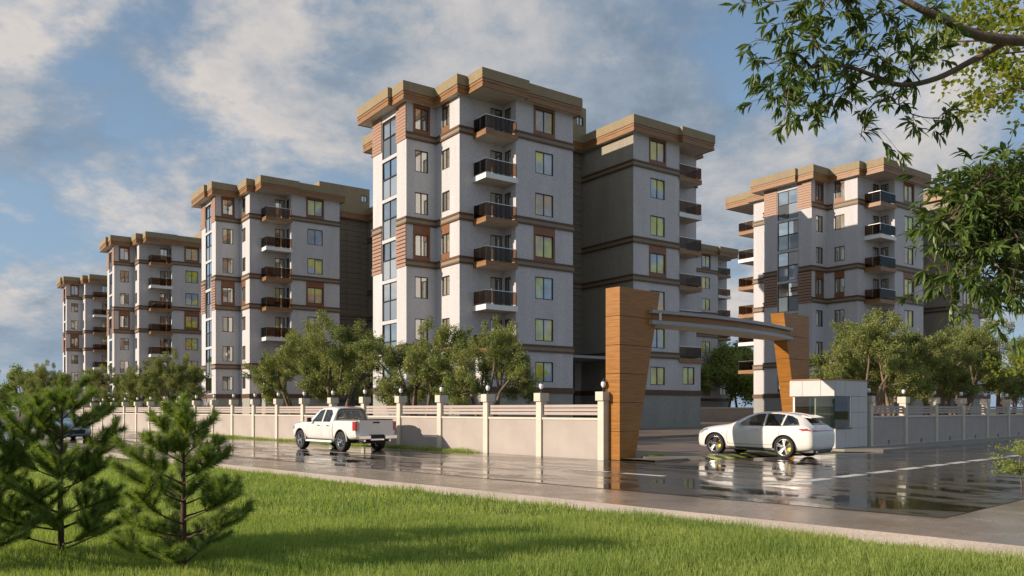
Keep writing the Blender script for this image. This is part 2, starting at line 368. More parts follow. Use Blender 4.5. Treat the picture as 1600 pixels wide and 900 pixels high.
# speed ramp: alternating yellow and black blocks
sp = thing('speed_ramp', 'yellow and black striped speed ramp across the gate entrance under the white car', 'speed ramp', S(2.7, -2.1), PH)
for k in range(18):
    x = k*0.40; mbx = MB(); P = []
    for (yy, z) in ((-0.42, 0.004), (0.30, 0.075)):
        pass
    sk = 0.22
    mbx.hexa([(x, -0.5, 0.0), (x+0.38, -0.5, 0.0), (x+0.38+sk, 0.2, 0.0), (x+sk, 0.2, 0.0),
              (x+.02, -0.46, 0.012), (x+0.36, -0.46, 0.012), (x+0.36+sk, 0.2, 0.10), (x+sk+.02, 0.2, 0.10)])
    part('ramp_block', mbx, M['ybump'] if k % 2 else M['bbump'], sp)

# ================================================================== ROADSIDE WALLS
lan_mb = MB()
lan_mb.lathe([(0.0, 0.0), (0.07, 0.0), (0.07, 0.02), (0.022, 0.04), (0.022, 0.12), (0.05, 0.14), (0.05, 0.15)], 10, 0)
lan_mb.lathe([(0.05, 0.15), (0.088, 0.24), (0.088, 0.30), (0.055, 0.36)], 10, 1)
lan_mb.lathe([(0.07, 0.355), (0.058, 0.385), (0.02, 0.41), (0.008, 0.47), (0.0, 0.48)], 10, 0)
LAN = {}
def split_lantern():
    a = MB(); a.lathe([(0.0, 0.0), (0.07, 0.0), (0.07, 0.02), (0.022, 0.04), (0.022, 0.12), (0.05, 0.14), (0.05, 0.15), (0, .15)], 10)
    b = MB(); b.lathe([(0, .15), (0.05, 0.15), (0.088, 0.24), (0.088, 0.30), (0.055, 0.36)], 10)
    c = MB(); c.lathe([(0.0, 0.352), (0.07, 0.355), (0.058, 0.385), (0.02, 0.41), (0.008, 0.47), (0.0, 0.48)], 10)
    LAN['post'] = a.mesh('post', M['frame'], True); LAN['globe'] = b.mesh('globe', M['lamp'], True); LAN['cap'] = c.mesh('cap', M['frame'])
split_lantern()
ORD = ['first','second','third','fourth','fifth','sixth','seventh','eighth','ninth','tenth','eleventh','twelfth','thirteenth','fourteenth','fifteenth',
       'sixteenth','seventeenth','eighteenth','nineteenth','twentieth','twenty-first','twenty-second','twenty-third','twenty-fourth','twenty-fifth',
       'twenty-sixth','twenty-seventh','twenty-eighth','twenty-ninth','thirtieth','thirty-first']
def lantern(p, label, group):
    l = thing('pillar_lantern', label, 'lantern', p, PH, group)
    for k, me in LAN.items(): link(k, me, l)
def fence(name, label, n, sp, org, rz, last_len, lanterns, lab):
    f = thing(name, label, 'wall', org, rz)            # local x along the run, y away from road
    shaft = MB(); shaft.box(-.135, .135, -.155, .155, 0, 2.09); cap = MB(); cap.box(-.175, .175, -.235, .235, 2.09, 2.40)
    L = sp
    pan = MB(); pan.box(.135, L-.135, -.08, .08, 0.0, 1.40); cop = MB(); cop.box(.135, L-.135, -.115, .115, 1.40, 1.475)
    pli = MB(); pli.box(.135, L-.135, -.125, -.08, 0.0, .10)
    rl = MB(); rl.box(.135, L-.135, -.035, .035, 0, .105)
    wl = MB(); wl.box(-.035, .035, -.15, -.08, 0.14, .30); wl.box(-.05, .05, -.17, -.08, .30, .325)
    me = dict(pillar=shaft.mesh('pillar', M['pillar']), cap=cap.mesh('cap', M['pillar']), wall_panel=pan.mesh('wall_panel', M['panel']),
              coping=cop.mesh('coping', M['pillar']), plinth=pli.mesh('plinth', M['pillar']), rail=rl.mesh('rail', M['railm']), wall_light=wl.mesh('wall_light', M['grey']))
    for k in range(n):
        p = link('pillar', me['pillar'], f, (k*sp, 0, 0)); link('cap', me['cap'], p)
        if k < n-1:
            link('wall_panel', me['wall_panel'], f, (k*sp, 0, 0)); link('coping', me['coping'], f, (k*sp, 0, 0)); link('plinth', me['plinth'], f, (k*sp, 0, 0))
            for z in (1.575, 1.71, 1.845): link('rail', me['rail'], f, (k*sp, 0, z))
            link('wall_light', me['wall_light'], f, (k*sp+L/2, 0, 0))
        if lanterns:
            w = f.matrix_basis
            q = Matrix.Rotation(rz, 4, 'Z') @ Vector((k*sp, 0, 2.40)); lantern(Vector(org)+q, lab(k), lanterns)
    return f
# left wall: x along +t (rz = PH+90), away from road = -y there, so mirror by using rz-> along t
fence('roadside_wall', 'long cream and pink panelled wall along the wet road left of the gate', 29, 3.125, S(0.0, 0.0), PH+R(90), 0,
      'lanterns on the left wall', lambda k: 'small white lantern on the %s wall pillar left of the timber gate tower' % ORD[k])
fence('roadside_wall', 'shaded grey panelled wall running right from the guard cabin', 16, 3.9, S(15.6, -2.45), PH, 0,
      'lanterns on the right wall', lambda k: 'small white lantern on the %s wall pillar right of the guard cabin' % ORD[k])

# ================================================================== GATE
def gate_tower(name, label, flip):
    o = thing(name, label, 'gate tower', S(0, 0) if not flip else S(13.5, 0), PH)
    H = 6.05; core = MB(); n = 6; hh = H/n
    def w(z): return 0.84 + (2.27-0.84)*z/H
    sgn = -1 if flip else 1
    def blk(mb, z0, z1, e):
        a, b = w(z0)-e, w(z1)-e
        if not flip: P = [(0.12+e, -0.64+e, z0), (a+0.12, -0.64+e, z0), (a+0.12, -e, z0), (.12+e, -e, z0), (0.12+e, -.64+e, z1), (b+.12, -.64+e, z1), (b+.12, -e, z1), (.12+e, -e, z1)]
        else: P = [(-a, -0.64+e, z0), (-e, -0.64+e, z0), (-e, -e, z0), (-a, -e, z0), (-b, -.64+e, z1), (-e, -.64+e, z1), (-e, -e, z1), (-b, -e, z1)]
        mb.hexa(P)
    blk(core, 0, H-.02, 0.03); part('core', core, M['dark'], o)
    for k in range(n):
        mb = MB(); blk(mb, k*hh+0.012, (k+1)*hh-0.004, 0.0); part('cladding_panel', mb, M['gate'], o)
    return o
gate_tower('gate_tower', 'near timber clad gate tower widening upward beside the end of the wall', False)
gate_tower('gate_tower', 'far timber clad gate tower rising behind the guard cabin', True)
bm_ = thing('gate_beam', 'curved grey and bronze beam spanning between the two gate towers', 'gate beam', S(0, 0), PH)
def beam_plan(ins):
    pts = []; r0, r1 = 1.75+ins*.6, 11.75-ins*.6
    for k in range(25):
        a = k/24; pts.append((r0+(r1-r0)*a, -(0.80-ins) - 0.55*(1-(2*a-1)**2)))
    return pts + [(r1, 0.12-ins), (r0, 0.12-ins)]
for nm, z0, z1, ins, mm in (('lower_plate', 4.86, 4.99, 0, M['grey']), ('fascia', 4.99, 5.25, 0.16, M['gate']), ('upper_plate', 5.25, 5.37, 0, M['grey'])):
    mb = MB(); mb.prism(beam_plan(ins), z0, z1, 0, 1 if nm == 'lower_plate' else 0); part(nm, mb, [mm, M['soffit']], bm_)
mb = MB(); mb.box(2.0, 2.03, -.98, -.90, 4.99, 5.25); part('fascia_post', mb, M['whitef'], bm_)

# guard cabin: local frame = street frame shifted
gc = thing('guard_cabin', 'small white tiled guard cabin with corner glazing beside the entrance', 'guard cabin', S(12.0, -2.6), PH)
mb = MB(); mb.box(0.12, 3.05, 0.10, 1.92, 0.0, 0.10); mb.box(1.6, 3.0, 0.10, 1.92, .1, 2.35); mb.box(0.12, 1.6, 0.06, 0.12, .1, .90); mb.box(.06, .12, .06, 1.92, .1, .90)
mb.box(0.02, 3.05, 0.03, 1.92, 2.38, 3.02); part('body', mb, M['teal'], gc)
mb = MB(); mb.box(.15, 1.6, .95, 1.0, .9, 2.38); part('inner_partition', mb, M['soffit'], gc)
mb = MB(); mb.box(-.14, 3.09, -.04, 1.95, 3.05, 3.10); part('roof_rim', mb, M['orange'], gc)
def tile_front(x0, x1, z0, z1):
    mb = MB(); mb.box(x0+.008, x1-.008, -.02, .03, z0+.008, z1-.008); part('tile', mb, M['tile'], gc)
def tile_side(y0, y1, z0, z1, x=-.10, d=.10):
    mb = MB(); mb.box(x, x+d, y0+.008, y1-.008, z0+.008, z1-.008); part('tile', mb, M['tile'], gc)
cols = [0, .92, 2.2, 3.07]
for i in range(3):
    tile_front(cols[i], cols[i+1], 2.35, 3.05)
    tile_front(cols[i], cols[i+1], 0.10, 0.95)
for z0, z1 in ((0.95, 1.65), (1.65, 2.35)):
    tile_front(1.50, 2.2, z0, z1); tile_front(2.2, 3.07, z0, z1)
for y0, y1 in ((-.02, .60), (.60, 1.45), (1.45, 2.05)): tile_side(y0, y1, 2.35, 3.05)
for y0, y1 in ((-.02, .60), (.60, 1.25), (1.25, 1.9)): tile_side(y0, y1, 0.10, 0.93, 0.0, .05)
gl = MB(); gl.box(0.03, 1.42, 0.03, 0.045, .98, 2.35); part('window_pane', gl, M['clear'], gc)
gl = MB(); gl.box(0.03, 0.045, 0.05, 1.88, .98, 2.35); part('window_pane', gl, M['clear'], gc)
mb = MB(); mb.box(1.42, 1.50, 0.0, .10, .98, 2.35); part('window_frame', mb, M['whitef'], gc)
mb = MB(); mb.box(0.0, 0.09, 1.86, 1.94, .98, 2.35); part('window_frame', mb, M['whitef'], gc)
mb = MB(); mb.box(0.0, 1.50, -.05, .10, .93, .975); mb.box(-.03, 0.10, .10, 1.94, .93, .975); part('window_sill', mb, M['frame'], gc)
mb = MB(); mb.box(.30, 1.4, .35, .80, 0.80, .86); mb.box(.3, .34, .35, .8, .1, .8); mb.box(1.36, 1.4, .35, .8, .1, .8); part('desk', mb, M['timber'], gc)

# ================================================================== APARTMENT BUILDINGS
TH = R(35.47)
P_FRONT = [(0, 5.35), (0, 0), (2.43, 0), (2.43, -3.18), (6.15, -3.18), (6.15, -4.68), (11.35, -4.68), (11.35, 1.6)]
MX = 28.85
P_RF = [(MX-x, y) for x, y in P_FRONT[::-1]][:-0 or None]
P_BK = [(x, 5.35-y) for x, y in P_FRONT[::-1]]           # from (11.35,3.75).. to (0,0)
FOOT = P_FRONT[:] + [(MX-x, y) for x, y in P_FRONT[::-1]]
FOOT += [(17.5, 5.35), (17.5, 10.03)] + [(x, 5.35-y) for x, y in P_FRONT[2:7][::-1]]
FLO = [3.0*f for f in range(1, 8)]
WINCACHE = {}
def win_mesh(w, h, kind):
    key = (round(w, 2), round(h, 2), kind)
    if key in WINCACHE: return WINCACHE[key]
    f = MB(); b = 0.032 if kind in ('tall', 'low') else 0.055; y0, y1 = 0.06, 0.13          # local x along wall, y inward
    f.box(-w/2, -w/2+b, y0-.05, y1, -h/2, h/2); f.box(w/2-b, w/2, y0-.05, y1, -h/2, h/2)
    f.box(-w/2+b, w/2-b, y0-.05, y1, h/2-b, h/2); f.box(-w/2+b, w/2-b, y0-.05, y1, -h/2, -h/2+b)
    if kind != 'fixed': f.box(-.025, .025, y0-.02, y1-.002, -h/2+b, h/2-b)
    fm = f.mesh('frame', M['frame'])
    p = MB(); p.box(-(w/2-b-.02)/2, (w/2-b-.02)/2, 0, .012, -(h/2-b), h/2-b); pm = p.mesh('pane', M[{'low': 'pane2', 'tall': 'panes', 'curtain': 'pane_refl'}.get(kind, 'pane')])
    WINCACHE[key] = (fm, pm, w/4-b/2+.012); return WINCACHE[key]
TILT = random.Random(3)
def add_window(parent, name, P, ang, w, h, kind='win'):
    fm, pm, off = win_mesh(w, h, kind)
    o = link(name, fm, parent, P, (0, 0, ang))
    for s in (-1, 1): link('pane', pm, o, (s*off, 0.09, 0), (TILT.uniform(-.012, .012), 0, TILT.uniform(-.02, .02)))
    return o
def opn(i, L, quad):
    """openings on front polygon edge i: (d0, d1, z0off, z1off, floors, kind)"""
    T = {0: [(1.56, 3.89, -.70, 2.05, range(7), 'french')], 1: [(0.685, 1.755, .70, 2.25, range(7), 'win')],
         2: [(.82, 1.85, .85, 2.25, range(7), 'win')], 3: [(2.58, 3.58, 0, 2.2, range(1, 7), 'door')],
         4: [(.15, .88, 0, 2.2, range(1, 7), 'door')], 5: [(1.70, 3.34, .70, 2.30, range(7), 'win')]}
    return T.get(i, [])
def wall_face(mb, P0, P1, z0, z1, ops, m=0, depth=0.13):
    P0 = Vector((*P0, 0)); P1 = Vector((*P1, 0)); L = (P1-P0).length; d = (P1-P0)/L; inn = Vector((-d.y, d.x, 0))
    xs = sorted({0, L, *[o[0] for o in ops], *[o[1] for o in ops]}); zs = sorted({z0, z1, *[o[2] for o in ops], *[o[3] for o in ops]})
    zs = [z for z in zs if z0 <= z <= z1]
    pt = lambda x, z, k=0: P0 + d*x + inn*k + Vector((0, 0, z))
    for i in range(len(xs)-1):
        for j in range(len(zs)-1):
            xm = (xs[i]+xs[i+1])/2; zm = (zs[j]+zs[j+1])/2
            if any(o[0] < xm < o[1] and o[2] < zm < o[3] for o in ops): continue
            mb.quad(pt(xs[i], zs[j]), pt(xs[i+1], zs[j]), pt(xs[i+1], zs[j+1]), pt(xs[i], zs[j+1]), m)
    for a, b, c, e, *_ in ops:
        mb.quad(pt(a, c), pt(a, c, depth), pt(a, e, depth), pt(a, e), m); mb.quad(pt(b, c, depth), pt(b, c), pt(b, e), pt(b, e, depth), m)
        mb.quad(pt(a, c), pt(b, c), pt(b, c, depth), pt(a, c, depth), m); mb.quad(pt(a, e, depth), pt(b, e, depth), pt(b, e), pt(a, e), m)
def offset(poly, d):
    n = len(poly); out = []
    for i in range(n):
        a, b, c = Vector(poly[i-1]), Vector(poly[i]), Vector(poly[(i+1) % n])
        e1 = (b-a).normalized(); e2 = (c-b).normalized()
        n1 = Vector((e1.y, -e1.x)); n2 = Vector((e2.y, -e2.x))
        k = (n1+n2)/(1+n1.dot(n2)); out.append(tuple(b+k*d))
    return out
def ring(mb, poly, d, z0, z1, gaps, m=0, skip=(), runs=None):
    """moulding around a polygon, broken where gaps[i] = [(x0,x1,z0,z1)..] on edge i"""
    off = offset(poly, d); n = len(poly); rk = 0
    if runs is not None: mb = runs.setdefault(rk, MB())
    for i in range(n):
        if i in skip:
            if runs is not None: rk += 1; mb = runs.setdefault(rk, MB())
            continue
        a, b = Vector(poly[i]), Vector(poly[(i+1) % n]); A, B = Vector(off[i]), Vector(off[(i+1) % n])
        L = (b-a).length; u = (b-a)/L; nn = Vector((u.y, -u.x))
        gs = sorted([(g[0]-.06, g[1]+.06) for g in gaps.get(i, []) if g[2] < z1 and g[3] > z0])
        segs = []; x = None
        cur = 0
        for g in gs: segs.append((cur, g[0])); cur = g[1]
        segs.append((cur, L))
        for si, (s0, s1) in enumerate(segs):
            if si and runs is not None: rk += 1; mb = runs.setdefault(rk, MB())
            if s1-s0 < .02: continue
            i0 = a+u*s0; o0 = A if s0 == 0 else i0+nn*d; i1 = a+u*s1; o1 = B if s1 == L else i1+nn*d
            i0 = i0-nn*.02; i1 = i1-nn*.02
            mb.hexa([(*i0, z0), (*o0, z0), (*o1, z0), (*i1, z0), (*i0, z1), (*o0, z1), (*o1, z1), (*i1, z1)], m)
def build_block():
    b = thing('apartment_building', '', 'apartment building', (0, 0, 0), TH)
    n = len(FOOT); NF = 7
    wall = MB(); side = MB(); bas = MB(); gaps = {}
    jobs = []
    for i in range(n):
        P0, P1 = FOOT[i], FOOT[(i+1) % n]; L = (Vector(P1)-Vector(P0)).length
        # which front edge does this mirror?
        key = None
        for j in range(7):
            A, B = P_FRONT[j], P_FRONT[j+1]
            def same(a, b_): return abs(a[0]-b_[0]) < 1e-3 and abs(a[1]-b_[1]) < 1e-3
            if same(P0, A) and same(P1, B): key = (j, False)
            for fx, fy, rev in ((1, 0, True), (0, 1, True), (1, 1, False)):
                m2 = lambda p: (MX-p[0] if fx else p[0], 5.35-p[1] if fy else p[1])
                a2, b2 = (m2(B), m2(A)) if rev else (m2(A), m2(B))
                if same(P0, a2) and same(P1, b2) and key is None: key = (j, rev)
        ops = []
        back = min(P0[1], P1[1]) > 5.3 and P0[0]+P1[0] > 20 and not (P0[0] > 28 and P1[0] > 28)
        if key and key[0] < 6:
            j, rev = key
            for (d0, d1, zo, ze, fl, kd) in opn(j, L, 0):
                if rev: d0, d1 = L-d1, L-d0
                for f in fl:
                    if P0[1] > 5.3 and P1[1] > 5.3 and P0[0] > 14: continue
                    z0_, z1_ = FLO[f]+zo, FLO[f]+ze
                    if kd == 'french' and f == 0: z0_ = 3.45
                    if kd == 'win' and f == 0: z0_ += .05; z1_ -= .1
                    ops.append((d0, d1, z0_, z1_, kd, f, j))
        gaps[i] = ops
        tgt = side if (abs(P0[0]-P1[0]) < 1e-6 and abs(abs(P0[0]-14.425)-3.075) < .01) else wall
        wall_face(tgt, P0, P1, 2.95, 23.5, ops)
        wall_face(bas, P0, P1, 0.0, 2.95, [])
        d = (Vector(P1)-Vector(P0))/L; ang = math.atan2(d.y, d.x)
        for (d0, d1, z0_, z1_, kd, f, j) in ops:
            c = Vector(P0)+d*((d0+d1)/2)
            if kd == 'french':
                zm = FLO[f]+.75
                add_window(b, 'window', (c.x, c.y, (zm+z1_)/2), ang, d1-d0, z1_-zm, 'tall')
                add_window(b, 'glass_balustrade', (c.x, c.y, (z0_+zm)/2), ang, d1-d0, zm-z0_-.004, 'low')
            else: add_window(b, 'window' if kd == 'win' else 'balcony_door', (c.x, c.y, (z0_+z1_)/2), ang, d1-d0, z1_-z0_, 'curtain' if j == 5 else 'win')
            if kd == 'win' and f in (3, 6):           # timber panel round the window
                e = 0.14 if j != 2 else 0.0; zt = FLO[f]+2.88 if f == 3 else 23.5; zb = FLO[f]+.42; w = d1-d0
                pm = MB(); T = Matrix.Translation((c.x, c.y, 0)) @ Matrix.Rotation(ang, 4, 'Z')
                pm.box(-w/2-e, w/2+e, -.035, .0, z1_, zt, 0, T); pm.box(-w/2-e, w/2+e, -.035, .0, zb, z0_, 0, T)
                if e: pm.box(-w/2-e, -w/2, -.035, .0, z0_, z1_, 0, T); pm.box(w/2, w/2+e, -.035, 0, z0_, z1_, 0, T)
                part('timber_panel', pm, M['timber'], b)
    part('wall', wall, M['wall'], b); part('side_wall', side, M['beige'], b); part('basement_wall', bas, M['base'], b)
    mb = MB(); ring(mb, FOOT, .07, 2.95, 3.35, {}); part('plinth_band', mb, M['brown'], b)
    for zf in (6.0, 12.0, 15.0, 21.0):
        sk = (0,) if zf in (12.0, 21.0) else (); g2 = {i: [(o[0], o[1], zf, zf+.3) for o in v if o[2] < zf+.42 and o[3] > zf-.1] for i, v in gaps.items()}
        runs = {}; ring(None, FOOT, .11, zf-.10, zf+.02, g2, 0, sk, runs)
        tops = {}; ring(None, FOOT, .11, zf+.28, zf+.42, g2, 0, sk, tops); mids = {}; ring(None, FOOT, .06, zf+.02, zf+.28, g2, 0, sk, mids)
        for k in runs:
            if not runs[k].f: continue
            mo = part('moulding', mids[k], M['tan'], b); part('moulding_strip', runs[k], M['brown'], mo); part('moulding_strip', tops[k], M['brown'], mo)
    # horizontal slats beside the tall windows, third and sixth storeys above
    sm = MB(); sm.box(0, .055, 0, 1.50, -.11, .095)
    for sgn, px in ((1, 0.0), (-1, MX)):
        for f in (3, 6):
            zb, zt = FLO[f]-.10, (FLO[f]+2.9 if f == 3 else 23.5); nsl = 11
            for q0 in (0.0, 3.83):
                holder = MB(); holder.box(-.008, .0, q0+.02, q0+1.48, zb, zt)
                x0 = -.0; hp = part('slat_backing', holder, M['dark'], b) if sgn > 0 else None
                if sgn < 0: continue
                me = WINCACHE.setdefault('slat', sm.mesh('slat', M['slat']))
                for k in range(nsl): link('slat', me, hp, (-.063, q0+.01, zb+.13+k*(zt-zb)/nsl))
    # corner balconies in the recesses
    def balcony(zf, f, mirror, back):
        depth = 1.62 if not back else 2.9
        def X(p, q): return (MX-p if mirror else p, 5.35-q if back else q)
        qf = -3.18-depth; brown = f not in (2, 5)
        def bx(mb, p0, p1, q0, q1, z0, z1):
            (a, c), (b_, d_) = X(p0, q0), X(p1, q1); mb.box(min(a, b_), max(a, b_), min(c, d_), max(c, d_), z0, z1)
        s = MB(); bx(s, 3.57, 6.18 if back or True else 6.15, qf+.03, -3.18, zf-.34, zf-.02)
        o = part('balcony', s, M['soffit'], b)
        m1 = MB(); bx(m1, 3.54, 3.57, qf, -3.18, zf-.36, zf); bx(m1, 3.57, 6.24, qf, qf+.03, zf-.36, zf); bx(m1, 3.57, 6.2, qf+.03, -3.18, zf-.02, zf)
        part('fascia', m1, M['roofb'] if brown else M['whitef'], o)
        for a0, a1 in ((3.62, 4.44), (4.48, 5.30), (5.34, 6.13)):
            g = MB(); bx(g, a0, a1, qf+.05, qf+.065, zf+.10, zf+.96); part('railing_glass', g, M['rail'], o)
        nn = 2 if not back else 3; dl = (depth-.1)/nn
        for k in range(nn):
            g = MB(); bx(g, 3.585, 3.60, qf+.08+k*dl, qf+.04+(k+1)*dl, zf+.10, zf+.96); part('railing_glass', g, M['rail'], o)
        h = MB(); bx(h, 3.57, 6.2, qf+.035, qf+.08, zf+.96, zf+1.0); bx(h, 3.57, 3.615, qf+.08, -3.18, zf+.96, zf+1.0); part('handrail', h, M['metal'], o)
        h = MB()
        for a0 in (3.585, 4.46, 5.32, 6.14): bx(h, a0-.015, a0+.015, qf+.045, qf+.075, zf, zf+.96)
        bx(h, 3.58, 3.61, -3.25, -3.22, zf, zf+.96)
        part('railing_posts', h, M['frame'], o)
    for f in range(1, 7):
        balcony(FLO[f], f, False, False); balcony(FLO[f], f, True, False); balcony(FLO[f], f, False, True)
    # filled in bay under the lowest balcony
    for mir in (False, True):
        g = MB(); gb = MB(); poly = [(3.54, -3.18), (3.54, -4.64), (6.15, -4.64)]
        if mir: poly = [(MX-x, y) for x, y in poly[::-1]]
        for k in range(2):
            ops = []
            long_ = abs(poly[k][1]-poly[k+1][1]) < .01
            if long_: ops = [(0.75, 2.15, 3.85, 5.30) if not mir else (0.46, 1.86, 3.85, 5.30)]
            wall_face(g, poly[k], poly[k+1], 2.95, 5.64, ops)
            if long_:
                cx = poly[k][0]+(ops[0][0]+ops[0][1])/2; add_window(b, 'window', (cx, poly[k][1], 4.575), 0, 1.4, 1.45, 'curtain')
            wall_face(gb, poly[k], poly[k+1], 0, 2.95, [])
        part('ground_floor_bay', g, M['wall'], b); part('bay_basement', gb, M['base'], b)
        mb = MB(); (a, q1), (c, q2) = (poly[0], poly[2])
        x0, x1 = min(a, c), max(a, c)
        mb.box(x0-(0 if mir else .06), x1+(.06 if mir else 0), -4.70, -4.62, 2.95, 3.35)
        if not mir: mb.box(x0-.06, x0+.0, -4.62, -3.25, 2.95, 3.35)
        part('bay_band', mb, M['brown'], b)
    # recessed entrance and stair core: cladding boards, canopy, door
    bdm = MB(); bdm.box(0, 6.11, -.06, 0, .012, .588); bme = bdm.mesh('cladding_board', M['board'])
    bk = MB(); bk.box(11.355, 17.495, 1.56, 1.60, 5.9, 23.45); hp = part('core_backing', bk, M['dark'], b)
    for k in range(29): link('cladding_board', bme, hp, (11.37, 1.555-(0.02 if k % 2 else 0), 5.95+k*.6))
    mb = MB(); mb.box(11.36, 17.49, -3.6, 1.55, 5.72, 5.92); part('entrance_canopy', mb, M['grey'], b)
    mb = MB(); mb.box(12.2, 16.6, 1.50, 1.58, .3, 5.6); part('entrance_glazing', mb, M['pane2'], b)
    for k in range(4): 
        mb = MB(); mb.box(12.2+k*1.45, 12.28+k*1.45, 1.42, 1.50, .3, 5.6); part('mullion', mb, M['frame'], b)
    # roof
    def half():
        return [(-.75, 6.3), (-.75, 1.3), (-.45, 1.3), (-.45, -.45), (2.05, -.45), (2.05, -3.55), (2.85, -3.55), (2.85, -5.45), (6.6, -5.45), (6.6, -5.12), (11.72, -5.12), (11.72, .9)]
    rp = half() + [(MX-x, y) for x, y in half()[::-1]]
    rp = rp[:-1] + [(MX+.75, 5.8), (17.9, 5.8), (17.9, 10.5), (6.6, 10.5), (6.6, 12.1), (2.4, 12.1), (2.4, 8.9), (2.0, 8.9), (2.0, 6.3)]
    mb = MB(); mb.prism(rp, 23.5, 24.0, 0); rf = part('roof', mb, M['soffit'], b)
    mb = MB()
    for k in range(3): ring(mb, rp, .06 if k != 1 else .03, 23.47+k*.19, 23.47+k*.19+.165, {})
    ring(mb, rp, .02, 23.49, 24.04, {}); part('fascia', mb, M['roofb'], rf)
    mb = MB(); ring(mb, rp, .10, 24.04, 24.72, {}, 0); mb.prism(rp, 24.04, 24.70); part('parapet', mb, M['parapet'], rf)
    mb = MB(); wall_face(mb, (11.4, .92), (17.45, .92), 24.68, 27.05, [(5.0, 5.75, 25.5, 26.25)]); wall_face(mb, (11.4, 9), (11.4, .92), 24.68, 27.05, [])
    wall_face(mb, (17.45, .92), (17.45, 9), 24.68, 27.05, []); wall_face(mb, (17.45, 9), (11.4, 9), 24.68, 27.05, []); mb.box(11.45, 17.4, .97, 8.95, 26.9, 27.0)
    part('stair_house', mb, M['parapet'], b)
    add_window(b, 'window', (16.775, .92, 25.875), 0, .75, .75)
    return b
BLD = build_block()
BLD['label'] = 'central seven storey block with corner balconies, directly left of the gate tower'
TBL = child_table()
spots = [((-7.45, 56.7), None), ((-30.04, 81.5), 'second seven storey block from the centre, rising behind the white pickup truck'),
         ((-52.6, 106.3), 'third block in the row, narrower in view with yellow-green top windows, left of the pickup'),
         ((-77.0, 139.0), 'farthest and smallest apartment block at the left end of the row'),
         ((28.3, 75.9), 'right-hand block with sunlit face and long glass window column behind the guard cabin'),
         ((8.0, 104.6), 'distant shaded block showing only its right end, seen under the gate beam')]
for (x, y), lab in spots:
    o = BLD
    if lab is None: BLD.location = (x, y, 0)
    else:
        o = copy_tree(BLD, None, TBL); o.location = (x, y, 0); o['label'] = lab
    o['group'] = 'matching seven storey apartment blocks'

# ================================================================== VEHICLES
def evald(me, mods):
    o = bpy.data.objects.new('tmp', me); C.objects.link(o)
    for fn in mods: fn(o)
    bpy.context.view_layer.update()
    dg = bpy.context.evaluated_depsgraph_get()
    m2 = bpy.data.meshes.new_from_object(o.evaluated_get(dg)); bpy.data.objects.remove(o); return m2
def sect(st, ins=0.0, zlow=None):
    x, zb, w, zs, zt, wt = st
    w -= ins; wt -= ins; zt -= ins; zb = zb+ins if zlow is None else zlow; zs = min(zs, zt-.08)
    H = [(0, zb), (w*.80, zb), (w*.965, zb+.09), (w, zb+(zs-zb)*.45), (w*.995, zs-.10), (w*.955, zs), (w*.955+(wt-w*.955)*.55, zs+(zt-.06-zs)*.55),
         (wt, zt-.07), (wt*.86, zt-.022), (wt*.45, zt), (0, zt)]
    return [(x, y, z) for y, z in H] + [(x, -y, z) for y, z in H[-2:0:-1]]
def loft(sts, ins=0.0, zlow=None, levels=2):
    mb = MB(); n = 20
    for st in sts: mb.v += sect(st, ins, zlow)
    for k in range(len(sts)-1):
        for a in range(n):
            b_ = (a+1) % n; mb.f.append((k*n+a, k*n+b_, (k+1)*n+b_, (k+1)*n+a)); mb.m.append(0)
    mb.f.append(tuple(range(n))[::-1]); mb.m.append(0); e = (len(sts)-1)*n; mb.f.append(tuple(e+a for a in range(n))); mb.m.append(0)
    me = mb.mesh('loft', M['white'], True)
    bm = bmesh.new(); bm.from_mesh(me); bmesh.ops.recalc_face_normals(bm, faces=bm.faces); bm.to_mesh(me); bm.free()
    def ss(o): m = o.modifiers.new('s', 'SUBSURF'); m.levels = levels
    return evald(me, [ss]) if levels else me
def prism_y(poly, y0, y1):
    mb = MB(); n = len(poly)
    mb.v = [(x, y0, z) for x, z in poly] + [(x, y1, z) for x, z in poly]
    mb.f = [tuple(range(n)), tuple(range(2*n-1, n-1, -1))] + [(k, n+k, n+(k+1) % n, (k+1) % n) for k in range(n)]; mb.m = [0]*len(mb.f)
    return fixn(mb.mesh('c', M['white']))
def prism_x(poly, x0, x1):
    mb = MB(); n = len(poly)
    mb.v = [(x0, y, z) for y, z in poly] + [(x1, y, z) for y, z in poly]
    mb.f = [tuple(range(n)), tuple(range(2*n-1, n-1, -1))] + [(k, n+k, n+(k+1) % n, (k+1) % n) for k in range(n)]; mb.m = [0]*len(mb.f)
    return fixn(mb.mesh('c', M['white']))
def fixn(me):
    bm = bmesh.new(); bm.from_mesh(me); bmesh.ops.recalc_face_normals(bm, faces=bm.faces); bm.to_mesh(me); bm.free(); return me
def cyl_y(cx, cz, r, y0, y1, n=40): return prism_y([(cx+r*math.cos(2*math.pi*k/n), cz+r*math.sin(2*math.pi*k/n)) for k in range(n)], y0, y1)
def cut(me, cutters):
    objs = []
    def add(o):
        for c in cutters:
            co = bpy.data.objects.new('cut', c); C.objects.link(co); objs.append(co)
            m = o.modifiers.new('b', 'BOOLEAN'); m.operation = 'DIFFERENCE'; m.solver = 'EXACT'; m.object = co
    r = evald(me, [add])
    for o in objs: bpy.data.objects.remove(o)
    if len(r.polygons) < len(me.polygons)*.5 and len(cutters) > 1:      # solver gave up: other orders, one at a time
        for order in (cutters[::-1], cutters[1:]+cutters[:1], cutters[-2:]+cutters[:-2]):
            r = me
            for c in order:
                q = cut(r, [c])
                if len(q.polygons) > len(r.polygons)*.5: r = q
                else: print('cut skipped')
            return r
    return r
def smooth_angle(me, deg=32):
    me.polygons.foreach_set('use_smooth', [True]*len(me.polygons))
    try: me.set_sharp_from_angle(angle=R(deg))
    except Exception: pass
